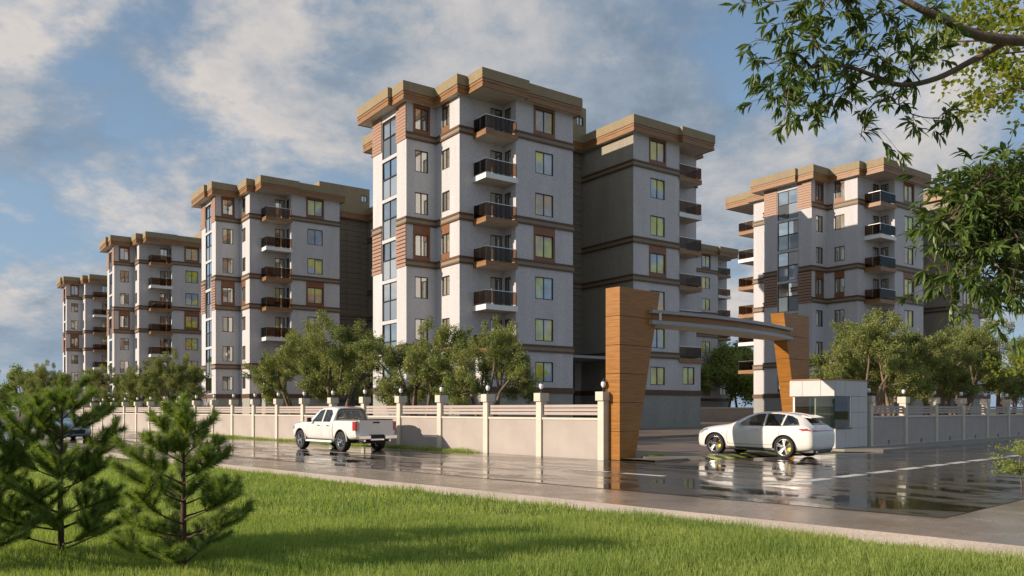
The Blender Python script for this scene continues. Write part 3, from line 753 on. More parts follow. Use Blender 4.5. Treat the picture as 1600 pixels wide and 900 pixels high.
def bvh(me):
    bm = bmesh.new(); bm.from_mesh(me); t = BVHTree.FromBMesh(bm); bm.free(); return t
def decal(tree, pts, side, off=0.006, axis='y', dens=6):
    """polygon in (x,z) (axis y) or (y,z) (axis x) laid on the body surface"""
    mb = MB(); n = len(pts); cx = sum(p[0] for p in pts)/n; cz = sum(p[1] for p in pts)/n
    def proj(a, z):
        if axis == 'y': o = Vector((a, side*3, z)); d = Vector((0, -side, 0))
        else: o = Vector((side*9, a, z)); d = Vector((-side, 0, 0))
        h = tree.ray_cast(o, d)
        return (h[0]-d*off) if h[0] else None
    rings = []
    for k in range(dens+1):
        f = k/dens; rings.append([proj(cx+(p[0]-cx)*f, cz+(p[1]-cz)*f) for p in pts])
    for k in range(dens):
        for a in range(n):
            q = [rings[k][a], rings[k][(a+1) % n], rings[k+1][(a+1) % n], rings[k+1][a]]
            if all(p is not None for p in q): mb.quad(*q)
    return mb
def seam(tree, line, side, w=0.006, off=0.003, axis='y'):
    mb = MB()
    pts = []
    for (a, b_) in zip(line[:-1], line[1:]):
        for k in range(8):
            f = k/8; pts.append((a[0]+(b_[0]-a[0])*f, a[1]+(b_[1]-a[1])*f))
    pts.append(line[-1]); pr = []
    for i, p in enumerate(pts):
        q = pts[min(i+1, len(pts)-1)]; o = pts[max(i-1, 0)]; d = Vector((q[0]-o[0], q[1]-o[1])).normalized(); nrm = Vector((-d.y, d.x))*w
        row = []
        for s in (-1, 1):
            a, z = p[0]+nrm.x*s, p[1]+nrm.y*s
            if axis == 'y': h = tree.ray_cast(Vector((a, side*3, z)), Vector((0, -side, 0))); dd = Vector((0, -side, 0))
            else: h = tree.ray_cast(Vector((side*9, a, z)), Vector((-side, 0, 0))); dd = Vector((-side, 0, 0))
            row.append(h[0]-dd*off if h[0] else None)
        pr.append(row)
    for i in range(len(pr)-1):
        if None not in pr[i]+pr[i+1]: mb.quad(pr[i][0], pr[i][1], pr[i+1][1], pr[i+1][0])
    return mb
def wheel(root, x, y, r, w, style, side):
    T = Matrix.Translation((x, y, r)) @ Matrix.Rotation(R(-90)*side, 4, 'X')      # local z points outboard (-y*side)
    def W_(name, prof, m, n=36, par=root):
        mb = MB(); mb.lathe(prof, n, 0, T); return part(name, mb, m, par, True)
    tw = w/2; ri = r*(.76 if style == 'suv' else .68)
    wh = W_('wheel', [(ri, -tw), (r*.93, -tw), (r, -tw*.75), (r, tw*.75), (r*.94, tw), (ri+.01, tw), (ri, tw*.8), (ri, -tw)], M['tyre'])
    W_('rim', [(ri-.002, -tw*.6), (ri-.002, tw*.86), (ri-.022, tw*.90), (ri-.03, tw*.5), (ri-.035, -tw*.5)], M['rim'] if style == 'suv' else M['chrome'], 36, wh)
    W_('brake_disc', [(0.0, .0), (ri*.78, .0), (ri*.78, .02)], M['metal'] if style == 'suv' else M['dark'], 24, wh)
    sp = MB(); ns = 5 if style == 'suv' else 8
    for k in range(ns):
        a0 = 2*math.pi*k/ns+.3
        for da in ((-.15, .15) if style == 'suv' else (0,)):
            Rm = T @ Matrix.Rotation(a0+da, 4, 'Z'); ww = .022 if style == 'suv' else .034
            sp.hexa([(.03, -ww, tw*.35), (ri-.01, -ww*.8, tw*.62), (ri-.01, ww*.8, tw*.62), (.03, ww, tw*.35), (.03, -ww, tw*.62), (ri-.01, -ww*.8, tw*.86), (ri-.01, ww*.8, tw*.86), (.03, ww, tw*.62)], 0, Rm)
    sp.lathe([(0, tw*.66), (.06, tw*.64), (.075, tw*.4)], 16, 0, T)
    part('spokes', sp, M['rim'] if style == 'suv' else M['chrome'], wh)
    if style == 'suv':
        cal = MB(); fw = 1 if x < 2 else -1
        pts = [(ri*.80, .0), (ri*.80, 1)]
        Rm = T @ Matrix.Rotation(R(0 if (x < 2) else 180), 4, 'Z')
        for k in range(5):
            a0, a1 = R(-38+k*15), R(-23+k*15)
            if True:
                cal.hexa([(ri*.45*math.cos(a0), ri*.45*math.sin(a0), .02), (ri*.84*math.cos(a0), ri*.84*math.sin(a0), .02), (ri*.84*math.cos(a1), ri*.84*math.sin(a1), .02), (ri*.45*math.cos(a1), ri*.45*math.sin(a1), .02),
                          (ri*.45*math.cos(a0), ri*.45*math.sin(a0), .06), (ri*.84*math.cos(a0), ri*.84*math.sin(a0), .06), (ri*.84*math.cos(a1), ri*.84*math.sin(a1), .06), (ri*.45*math.cos(a1), ri*.45*math.sin(a1), .06)], 0, Rm)
        part('brake_caliper', cal, M['yellow'], wh)
def seat_part(root, x, y, z, m):
    mb = MB(); mb.box(x-.25, x+.25, y-.25, y+.25, z, z+.16)
    mb.hexa([(x+.20, y-.24, z+.12), (x+.34, y-.24, z+.12), (x+.34, y+.24, z+.12), (x+.20, y+.24, z+.12), (x+.36, y-.2, z+.68), (x+.46, y-.2, z+.68), (x+.46, y+.2, z+.68), (x+.36, y+.2, z+.68)])
    mb.box(x+.37, x+.46, y-.13, y+.13, z+.72, z+.90)
    me = mb.mesh('seat', m)
    def bv(o): q = o.modifiers.new('b', 'BEVEL'); q.width = .04; q.segments = 2
    link('seat', evald(me, [bv]), root)
def suv(label, loc, rz, paint, name='parked_car'):
    root = thing(name, label, 'car', loc, rz)
    X0 = -2.40
    raw = [(0.00,.34,.62,.66,.82,.50),(0.06,.25,.80,.78,.93,.64),(0.22,.21,.92,.88,1.02,.74),(.55,.21,.965,.94,1.09,.79),(.95,.21,.975,.99,1.145,.81),(1.35,.21,.975,1.04,1.195,.81),
           (1.58,.21,.975,1.08,1.25,.79),(1.95,.21,.975,1.11,1.45,.71),(2.25,.21,.975,1.12,1.59,.65),(2.6,.21,.975,1.13,1.665,.62),(3.0,.21,.975,1.14,1.69,.62),(3.45,.21,.985,1.16,1.68,.62),
           (3.85,.21,.995,1.18,1.645,.60),(4.2,.22,.985,1.19,1.585,.58),(4.42,.24,.97,1.18,1.50,.57),(4.62,.27,.945,1.15,1.33,.62),(4.78,.30,.92,1.10,1.20,.70),(4.88,.36,.85,.98,1.06,.66),(4.91,.45,.74,.80,.90,.56)]
    st = [(x+X0, *r) for x, *r in raw]
    body = loft(st)
    cav = loft([s for s in [(x+X0, *r) for x, *r in raw] if 1.7+X0 <= s[0] <= 4.5+X0], .065, .50, 1)
    fw, rw = .95+X0, 3.85+X0
    arches = [cyl_y(c, .41, .445, s*.60, s*1.3) for c in (fw, rw) for s in (-1, 1)]
    sw1 = [(1.90,1.16),(2.02,1.26),(2.33,1.47),(2.62,1.575),(2.95,1.60),(2.97,1.155)]
    sw2 = [(3.03,1.155),(3.01,1.605),(3.45,1.60),(3.72,1.575),(3.70,1.18)]
    sw3 = [(3.76,1.185),(3.78,1.565),(3.98,1.53),(4.22,1.42),(4.38,1.23)]
    wins = [prism_y([(x+X0, z) for x, z in p], -1.4, 1.4) for p in (sw1, sw2, sw3)]
    ws = prism_x([(-.66, 1.27), (-.55, 1.575), (.55, 1.575), (.66, 1.27)], 1.3+X0, 2.5+X0)
    rwn = prism_x([(-.57, 1.22), (-.48, 1.475), (.48, 1.475), (.57, 1.22)], 4.2+X0, 5.2+X0)
    tree = bvh(body)
    bodyc = cut(body, arches+[cav]+wins+[ws, rwn]); smooth_angle(bodyc, 40)
    bodyc.materials.clear(); bodyc.materials.append(paint); link('body', bodyc, root)
    g = loft([s for s in st if 1.4+X0 < s[0] < 4.8+X0], .018, .95, 2); g.materials.clear(); g.materials.append(M['carglass'])
    g.polygons.foreach_set('use_smooth', [True]*len(g.polygons)); link('glazing', g, root)
    fl = MB(); fl.box(1.2+X0, 4.5+X0, -.80, .80, .32, .42); fl.hexa([(1.62+X0,-.75,.6),(2.0+X0,-.75,.6),(2.0+X0,.75,.6),(1.62+X0,.75,.6),(1.62+X0,-.72,1.06),(1.9+X0,-.72,1.0),(1.9+X0,.72,1.0),(1.62+X0,.72,1.06)])
    fl.box(.5+X0, 4.55+X0, -.58, .58, .20, .5); part('interior', fl, M['seatd'], root)
    for x, y in ((2.35, -.38), (2.35, .38), (3.15, -.40), (3.15, .40)): seat_part(root, x+X0, y, .58, M['seat'])
    mb = MB(); a = [(math.cos(2*math.pi*k/18)*.18, math.sin(2*math.pi*k/18)*.18) for k in range(19)]
    mb.tube([(2.05+X0+p[1]*.35, .38*-1+p[0], .98+p[1]*.9) for p in a], [.014]*19, 6); part('steering_wheel', mb, M['seatd'], root, True)
    for c in (fw, rw):
        for s in (-1, 1): wheel(root, c, s*.865, .40, .27, 'suv', s)
    for c in (fw, rw):            # dark arch liner
        for s in (-1, 1):
            mb = MB(); mb.lathe([(.444, -.10), (.444, .34)], 36, 0, Matrix.Translation((c, s*.92, .41)) @ Matrix.Rotation(R(90)*s, 4, 'X')); 
            mb.f = [f for f, k in zip(mb.f, range(len(mb.f))) if min(mb.v[i][2] for i in f) > .26]; mb.m = [0]*len(mb.f); part('arch_liner', mb, M['dark'], root)
    for s in (-1, 1):
        sm = MB()
        for ln in ([(1.50,.45),(1.46,.75),(1.55,1.1)], [(2.99,1.15),(3.0,.45)], [(1.50,.45),(3.0,.45),(3.35,.47)], [(3.35,.47),(3.62,.80),(3.72,1.17)]):
            q = seam(tree, [(x+X0, z) for x, z in ln], s); i = len(sm.v); sm.v += q.v; sm.f += [tuple(i+k for k in f) for f in q.f]; sm.m += q.m
        part('door_seam', sm, M['dark'], root)
        part('side_skirt', decal(tree, [(x+X0, z) for x, z in ((1.42,.26),(3.38,.26),(3.36,.34),(1.44,.34))], s, .012), M['seatd'], root)
        part('tail_lamp', decal(tree, [(x+X0, z) for x, z in ((4.36,1.08),(4.55,1.00),(4.88,.99),(4.88,1.05),(4.70,1.10))], s, .01), M['red'], root)
        part('headlight', decal(tree, [(x+X0, z) for x, z in ((.10,.76),(.30,.80),(.62,.95),(.50,.98),(.22,.92))], s, .01), M['headl'], root)
        h = MB(); 
        for xx in (2.72, 3.42):
            o_ = tree.ray_cast(Vector((xx+X0, s*3, 1.02)), Vector((0, -s, 0)))[0]
            if o_: h.box(xx+X0-.10, xx+X0+.10, o_.y-.012, o_.y+.03*s if s > 0 else o_.y+.012, 1.005, 1.035) if s > 0 else h.box(xx+X0-.10, xx+X0+.10, o_.y-.03, o_.y+.012, 1.005, 1.035)
        part('door_handle', h, paint, root)
        mm = MB(); mm.box(1.98+X0, 2.12+X0, s*.98-.02, s*.98+.02, 1.12, 1.16)
        mm.hexa([(1.93+X0, s*1.0-.02, 1.13), (2.10+X0, s*1.0-.02, 1.13), (2.12+X0, s*1.0+.12*s, 1.13), (1.99+X0, s*1.0+.12*s, 1.13), (1.95+X0, s*1.0-.02, 1.27), (2.08+X0, s*1.0-.02, 1.27), (2.10+X0, s*1.0+.11*s, 1.26), (2.01+X0, s*1.0+.11*s, 1.26)])
        part('wing_mirror', mm, paint, root)
        part('window_trim', seam(tree, [(x+X0, z) for x, z in ((1.90,1.145),(3.70,1.168),(4.40,1.215))], s, .010, .006), M['frame'], root)
        ex = MB(); ex.tube([(4.62+X0, s*.55, .27), (4.90+X0, s*.55, .27)], [.045, .045], 12); part('exhaust', ex, M['chrome'], root)
    part('tail_lamp', decal(tree, [(-.80,.99),(.80,.99),(.80,1.045),(-.80,1.045)], 1, .008, 'x', 8), M['red'], root)
    part('grille', decal(tree, [(-.55,.38),(.55,.38),(.58,.62),(-.58,.62)], -1, .012, 'x'), M['dark'], root)
    mb = MB(); mb.box(4.45+X0, 4.84+X0, -.72, .72, .24, .40); part('diffuser', mb, M['seatd'], root)
    # roof spoiler
    mb = MB(); mb.hexa([(4.30+X0,-.53,1.50),(4.64+X0,-.50,1.46),(4.64+X0,.50,1.46),(4.30+X0,.53,1.50),(4.28+X0,-.53,1.575),(4.66+X0,-.50,1.485),(4.66+X0,.50,1.485),(4.28+X0,.53,1.575)]); part('spoiler', mb, paint, root)
    return root
RC = PH-R(90)
def P3(v, z): return (v.x, v.y, z)
c1 = suv('white estate car with yellow brake calipers driving in through the gate', P3(S(6.38, -2.42), 0.03), RC, M['white'])
c1.rotation_euler = (0, R(0.9), RC)
c2 = suv('pale blue car coming along the road behind the foreground pines', S(-9.0, 34.5), RC+R(180), M['bluep'])

def pickup():
    root = thing('pickup_truck', 'white crew cab pickup truck driving away beside the panelled wall', 'pickup truck', S(-2.88, 13.1), RC)
    X0 = -2.78
    raw = [(0.0,.60,.84,.98,1.08,.78),(.08,.46,.93,1.04,1.17,.84),(.35,.42,.98,1.08,1.22,.87),(.9,.42,1.0,1.11,1.27,.88),(1.45,.42,1.0,1.13,1.31,.88),(1.66,.42,1.0,1.16,1.37,.85),
           (2.0,.42,1.0,1.19,1.66,.77),(2.25,.42,1.0,1.20,1.83,.72),(2.6,.42,1.0,1.21,1.91,.70),(3.0,.42,1.0,1.21,1.93,.70),(3.45,.42,1.0,1.21,1.92,.70),(3.68,.42,1.0,1.21,1.88,.69),(3.79,.44,.995,1.21,1.84,.68),(3.80,.46,.985,1.2,1.82,.67)]
    st = [(x+X0, *r) for x, *r in raw]; body = loft(st)
    cav = loft([s for s in st if 1.9+X0 < s[0] < 3.75+X0], .07, .60, 1)
    fw, rw = .98+X0, 4.55+X0
    ar = [cyl_y(fw, .44, .50, s*.60, s*1.3) for s in (-1, 1)]
    sw1 = [(1.98,1.24),(2.42,1.72),(2.60,1.76),(2.84,1.77),(2.84,1.24)]; sw2 = [(2.94,1.24),(2.94,1.77),(3.42,1.76),(3.58,1.60),(3.58,1.24)]
    wins = [prism_y([(x+X0, z) for x, z in p], -1.4, 1.4) for p in (sw1, sw2)]
    ws = prism_x([(-.75, 1.385), (-.63, 1.79), (.63, 1.79), (.75, 1.385)], 1.45+X0, 2.53+X0)
    rwn = prism_x([(-.74, 1.305), (-.60, 1.775), (.60, 1.775), (.74, 1.305)], 3.62+X0, 4.2+X0)
    tree = bvh(body); bc = cut(body, ar+[cav]+wins+[ws, rwn]); smooth_angle(bc, 40); bc.materials.clear(); bc.materials.append(M['white']); link('cab_body', bc, root)
    g = loft([s for s in st if 1.5+X0 < s[0] < 3.797+X0], .02, 1.1, 2); g.materials.clear(); g.materials.append(M['carglass']); link('glazing', g, root)
    braw = [(3.83,.46,.985,1.25,1.34,.90),(3.86,.44,1.0,1.27,1.36,.93),(4.2,.44,1.0,1.27,1.36,.93),(5.0,.46,1.0,1.27,1.36,.93),(5.55,.50,.995,1.27,1.36,.93),(5.70,.52,.985,1.27,1.355,.92),(5.73,.54,.97,1.25,1.34,.90)]
    bst = [(x+X0, *r) for x, *r in braw]; bed = loft(bst)
    cvt = MB(); cvt.box(3.92+X0, 5.62+X0, -.80, .80, .72, 1.6); tree2 = bvh(bed)
    bd = cut(bed, [cyl_y(rw, .44, .50, s*.60, s*1.3) for s in (-1, 1)]+[fixn(cvt.mesh('c', M['white']))]); smooth_angle(bd, 40); bd.materials.clear(); bd.materials.append(M['white']); link('cargo_bed', bd, root)
    fl = MB(); fl.box(.4+X0, 5.6+X0, -.55, .55, .34, .58); fl.box(1.7+X0, 3.7+X0, -.85, .85, .50, .62)
    fl.hexa([(1.68+X0,-.8,.7),(2.1+X0,-.8,.7),(2.1+X0,.8,.7),(1.68+X0,.8,.7),(1.68+X0,-.76,1.26),(2.0+X0,-.76,1.2),(2.0+X0,.76,1.2),(1.68+X0,.76,1.26)]); part('chassis', fl, M['dark'], root)
    for x, y in ((2.35, -.42), (2.35, .42), (3.10, -.42), (3.10, .42)): seat_part(root, x+X0, y, .72, M['seatd'])
    for c in (fw, rw):
        for s in (-1, 1):
            wheel(root, c, s*.86, .42, .30, 'truck', s)
            mb = MB(); mb.lathe([(.498, -.10), (.498, .34)], 36, 0, Matrix.Translation((c, s*.92, .44)) @ Matrix.Rotation(R(90)*s, 4, 'X'))
            mb.f = [f for f in mb.f if min(mb.v[i][2] for i in f) > .45]; mb.m = [0]*len(mb.f); part('arch_liner', mb, M['dark'], root)
            # body-colour arch lip
            lip = MB(); pts = [(c+.515*math.cos(a), s*1.005, .44+.515*math.sin(a)) for a in [R(-2+k*9.2) for k in range(21)]]
            lip.tube(pts, [.026]*21, 6); part('arch_lip', lip, M['white'], root, True)
    for s in (-1, 1):
        sm = MB()
        for ln in ([(1.62,.50),(1.60,.9),(1.70,1.2)], [(2.89,1.22),(2.90,.50)], [(1.62,.50),(2.9,.50),(3.62,.50)], [(3.62,.50),(3.66,1.22)]):
            q = seam(tree, [(x+X0, z) for x, z in ln], s); i = len(sm.v); sm.v += q.v; sm.f += [tuple(i+k for k in f) for f in q.f]; sm.m += q.m
        part('door_seam', sm, M['dark'], root)
        h = MB()
        for xx in (2.68, 3.48): h.box(xx+X0-.10, xx+X0+.10, s*1.0-.02, s*1.0+.03, 1.06, 1.10)
        part('door_handle', h, M['chrome'], root)
        mb = MB(); mb.box(1.45+X0, 3.75+X0, s*.93-.05, s*.93+.05, .36, .44); part('running_board', mb, M['whitef'], root)
        mb = MB(); mb.box(1.98+X0, 2.08+X0, s*1.0-.02, s*1.12+.02 if s > 0 else s*1.0+.02, 1.26, 1.29) if s > 0 else mb.box(1.98+X0, 2.08+X0, s*1.12, s*1.0+.02, 1.26, 1.29)
        mb.box(1.97+X0, 2.09+X0, min(s*1.03, s*1.20), max(s*1.03, s*1.20), 1.22, 1.42); part('wing_mirror', mb, M['dark'], root)
        mb = MB(); y0, y1 = sorted((s*.90, s*.998)); mb.box(5.52+X0, 5.755+X0, y0, y1+.012 if s > 0 else y1, .90, 1.27) if s > 0 else mb.box(5.52+X0, 5.755+X0, y0-.012, y1, .90, 1.27)
        part('tail_lamp', mb, M['red'], root)
        ex = MB(); ex.tube([(5.5+X0, s*.62, .47), (5.86+X0, s*.62, .47)], [.05, .05], 12); part('exhaust', ex, M['chrome'], root)
        part('headlight', decal(tree, [(x+X0, z) for x, z in ((.03,.86),(.36,.88),(.36,1.04),(.10,1.04))], s, .012), M['headl'], root)
    mb = MB(); mb.box(5.70+X0, 5.765+X0, -.82, .82, .68, 1.33); tg = part('tailgate', mb, M['white'], root)
    mb = MB(); mb.box(5.765+X0, 5.78+X0, -.16, .16, 1.20, 1.26); part('handle', mb, M['dark'], tg)
    mb = MB(); mb.box(5.69+X0, 5.775+X0, -.84, .84, 1.33, 1.365); part('trim', mb, M['seatd'], tg)
    bp = MB(); bp.box(5.74+X0, 5.92+X0, -.96, -.34, .52, .70); bp.box(5.74+X0, 5.92+X0, .34, .96, .52, .70); bp.box(5.74+X0, 5.88+X0, -.34, .34, .46, .56)
    me = bp.mesh('bumper', M['chrome'])
    def bv(o): q = o.modifiers.new('b', 'BEVEL'); q.width = .03; q.segments = 3
    link('bumper', evald(me, [bv]), root)
    mb = MB(); mb.box(5.76+X0, 5.85+X0, -.335, .335, .56, .72); part('bumper_step', mb, M['dark'], root)
    for q in ([(-.80,1.24),(.80,1.24),(.80,1.305),(-.80,1.305)], [(-.64,1.775),(.64,1.775),(.62,1.82),(-.62,1.82)], [(-.80,1.24),(-.735,1.305),(-.60,1.78),(-.655,1.80)], [(.80,1.24),(.735,1.305),(.60,1.78),(.655,1.80)]):
        part('window_surround', decal(tree, q, 1, .008, 'x'), M['frame'], root)
    mb = MB(); mb.box(3.70+X0, 3.78+X0, -.17, .17, 1.885, 1.935); part('brake_light', mb, M['red'], root)
    mb = MB(); mb.box(3.90+X0, 5.64+X0, -.86, -.80, 1.35, 1.375); mb.box(3.90+X0, 5.64+X0, .80, .86, 1.35, 1.375); part('bed_rail', mb, M['dark'], root)
    part('grille', decal(tree, [(-.6,.72),(.6,.72),(.6,1.06),(-.6,1.06)], -1, .015, 'x'), M['dark'], root)
    return root
pickup()

# ================================================================== VEGETATION
def leaves(centres, normals_spread, length, width, n, bend=0.0, droop=0.0):
    """n leaves (rhombs) at points; returns (n,4,3)"""
    d = RNG.normal(size=(n, 3)); d[:, 2] -= droop; d /= np.linalg.norm(d, axis=1)[:, None]
    u = RNG.normal(size=(n, 3)); u -= (u*d).sum(1)[:, None]*d; u /= np.linalg.norm(u, axis=1)[:, None]
    L = length*RNG.uniform(.7, 1.25, size=(n, 1)); Wd = width*RNG.uniform(.7, 1.2, size=(n, 1))
    c = centres; v = np.empty((n, 4, 3)); v[:, 0] = c-d*L/2; v[:, 1] = c+u*Wd/2; v[:, 2] = c+d*L/2; v[:, 3] = c-u*Wd/2
    return v
def limb_mesh(mb, p0, p1, r0, r1, rnd, wob=.12, n=6):
    p0, p1 = Vector(p0), Vector(p1); L = (p1-p0).length; pts = []
    o = Vector((rnd.uniform(-1, 1), rnd.uniform(-1, 1), rnd.uniform(-.3, 1)))*wob*L
    for k in range(n+1):
        f = k/n; pts.append(p0.lerp(p1, f)+o*math.sin(math.pi*f)*(1-.3*f))
    mb.tube(pts, [r0+(r1-r0)*(k/n) for k in range(n+1)], 6); return pts
def tree_meshes(seed, h, rad, nl, mt, leaf=(.17, .055), stems=3, clumps=70, low=.30, cl_r=.55, bark='bark'):
    rnd = random.Random(seed); rng = np.random.default_rng(seed)
    tr = MB(); lobes = []
    nl_ = 9
    for k in range(nl_):
        a = 2*math.pi*k/nl_+rnd.uniform(-.4, .4); rr = rad*rnd.uniform(.35, .78); lobes.append((Vector((rr*math.cos(a), rr*math.sin(a), h*rnd.uniform(low+.16, .84))), rad*rnd.uniform(.24, .42)))
    lobes.append((Vector((rnd.uniform(-.2, .2)*rad, rnd.uniform(-.2, .2)*rad, h*.80)), rad*.46))
    stem_tips = []
    for s in range(stems):
        a = 2*math.pi*s/stems+rnd.uniform(0, 1); tip = Vector((math.cos(a)*rad*.30, math.sin(a)*rad*.30, h*(low+.22)))
        limb_mesh(tr, (math.cos(a)*.10, math.sin(a)*.10, -.1), tip, .13*h/6, .075*h/6, rnd, .08); stem_tips.append(tip)
    cen = []; w = []
    for c, r_ in lobes:
        t0 = min(stem_tips, key=lambda q: (q-c).length); pts = limb_mesh(tr, t0, c, .065*h/6, .03*h/6, rnd, .1)
        for q in range(clumps//len(lobes)):
            v = Vector((rnd.gauss(0, 1), rnd.gauss(0, 1), rnd.gauss(0, 1))).normalized()*r_*rnd.uniform(.55, 1.12); v.z *= .85
            p = c+v
            if q % 3 == 0: limb_mesh(tr, pts[rnd.randint(2, 6)], p, .02*h/6, .006, rnd, .08, 3)
            cen.append(p); w.append(rnd.uniform(.55, 1.0))
    cen = np.array(cen); w = np.array(w); per = max(8, nl//len(cen)); pts = []
    for c, ww in zip(cen, w):
        n = int(per*ww*1.25); g = rng.normal(size=(n, 3)); g /= np.linalg.norm(g, axis=1)[:, None]
        g *= (rng.uniform(0, 1, size=(n, 1))**.45)*cl_r*ww*rad/2.4; g[:, 2] *= .8
        od = np.array([c[0], c[1], abs(c[2]-h*.45)+.5*rad]); od /= np.linalg.norm(od); g += od*rng.uniform(-.2, 1.0, (n, 1))*cl_r*1.3
        pts.append(c+g)
    P = np.concatenate(pts); global RNG
    RNG = rng; v = leaves(P, None, leaf[0], leaf[1], len(P))
    return tr.mesh('trunk', M[bark], True), fast_mesh('crown', v, 4, mt)
def plant(name, meshes, loc, rz, s, label, cat='tree', group=None):
    o = thing(name, label, cat, loc, rz, group)
    if isinstance(s, (int, float)): s = (s, s, s)
    a = link('trunk', meshes[0], o); b_ = link('crown', meshes[1], o)
    o.scale = s; return o
OL = [tree_meshes(11+i, 6.0, 2.6, 46000, M['olive'], leaf=(.12, .042), stems=4+i % 2, clumps=170, low=.22, cl_r=.31) for i in range(3)]
grp = 'olive trees behind the roadside wall'
olv = [(3.0, 15.3, 0, 1.08, 'bushy olive tree behind the wall at the left corner of the central block'),
       (3.6, 10.6, 1, 1.0, 'lower spreading olive tree behind the wall, before the central block balconies'),
       (3.5, 24.4, 2, 1.22, 'tall olive tree above the rear of the pickup, nearest the central block'),
       (4.2, 31.0, 0, 1.20, 'olive tree with several trunks behind the wall left of the pickup cab'),
       (3.5, 52.0, 1, 1.12, 'round olive tree behind the wall below the third block'),
       (3.5, 60.5, 2, .95, 'small pale olive tree behind the wall between the third block and the fourth'),
       (3.5, 69.5, 0, 1.05, 'olive tree behind the wall in front of the farthest block'),
       (4.5, 98.0, 1, 1.30, 'large olive tree left of the farthest block'),
       (5.5, 112.0, 2, 1.25, 'olive tree at the left end of the tree row beyond the wall')]
for i, (r, t, k, s, lab) in enumerate(olv):
    plant('olive_tree', OL[k], S(r, t), i*1.7, s, lab, group=grp)
grp = 'olive trees behind the right wall'
for i, (r, t, k, s, lab) in enumerate([(20.5, -.2, 1, 1.12, 'olive tree just right of the guard cabin, first behind the right wall'),
        (25.2, 0.6, 0, 1.22, 'broad olive tree behind the right wall in front of the sunlit block'),
        (31.0, 0.2, 2, 1.10, 'darker olive tree behind the right wall beside the overhanging branches'),
        (36.0, 0.6, 1, 1.25, 'olive tree behind the right wall near the picture edge'),
        (42.0, -0.2, 0, 1.35, 'olive tree farthest to the right behind the wall')]):
    plant('olive_tree', OL[k], S(r, t), i*2.1+1, s, lab, group=grp)
FT = [tree_meshes(31+i, 9.0, 3.6, 9000, M['far'], leaf=(.42, .20), stems=1, clumps=60, low=.2, cl_r=.75) for i in range(2)]
fars = [(29.5, 112, 0, 1.15, 'green tree standing between the distant block and the sunlit block'), (34.0, 120, 1, 1.3, 'tree behind the left balconies of the sunlit block'),
        (27.0, 128, 1, .9, 'small tree in the gap beyond the gate opening'),
        (-118, 158, 0, 1.5, 'far hazy tree at the left edge of the picture'), (-108, 176, 1, 1.2, 'far tree second from the left picture edge'), (-131, 182, 1, 1.4, 'far dark tree beyond the left end of the row'),
        (-99, 190, 0, 1.1, 'far low tree just left of the farthest block'),
        (-27.6, 41.5, 1, .50, 'bushy tree by the road at the far left picture edge, behind the pines'), (-24.6, 36.6, 0, .33, 'low bush-like tree behind the leftmost pine')]
for i, (x, y, k, s, lab) in enumerate(fars): plant('broadleaf_tree', FT[k], (x, y, 0), i*1.3, s, lab, group='distant broadleaf trees')

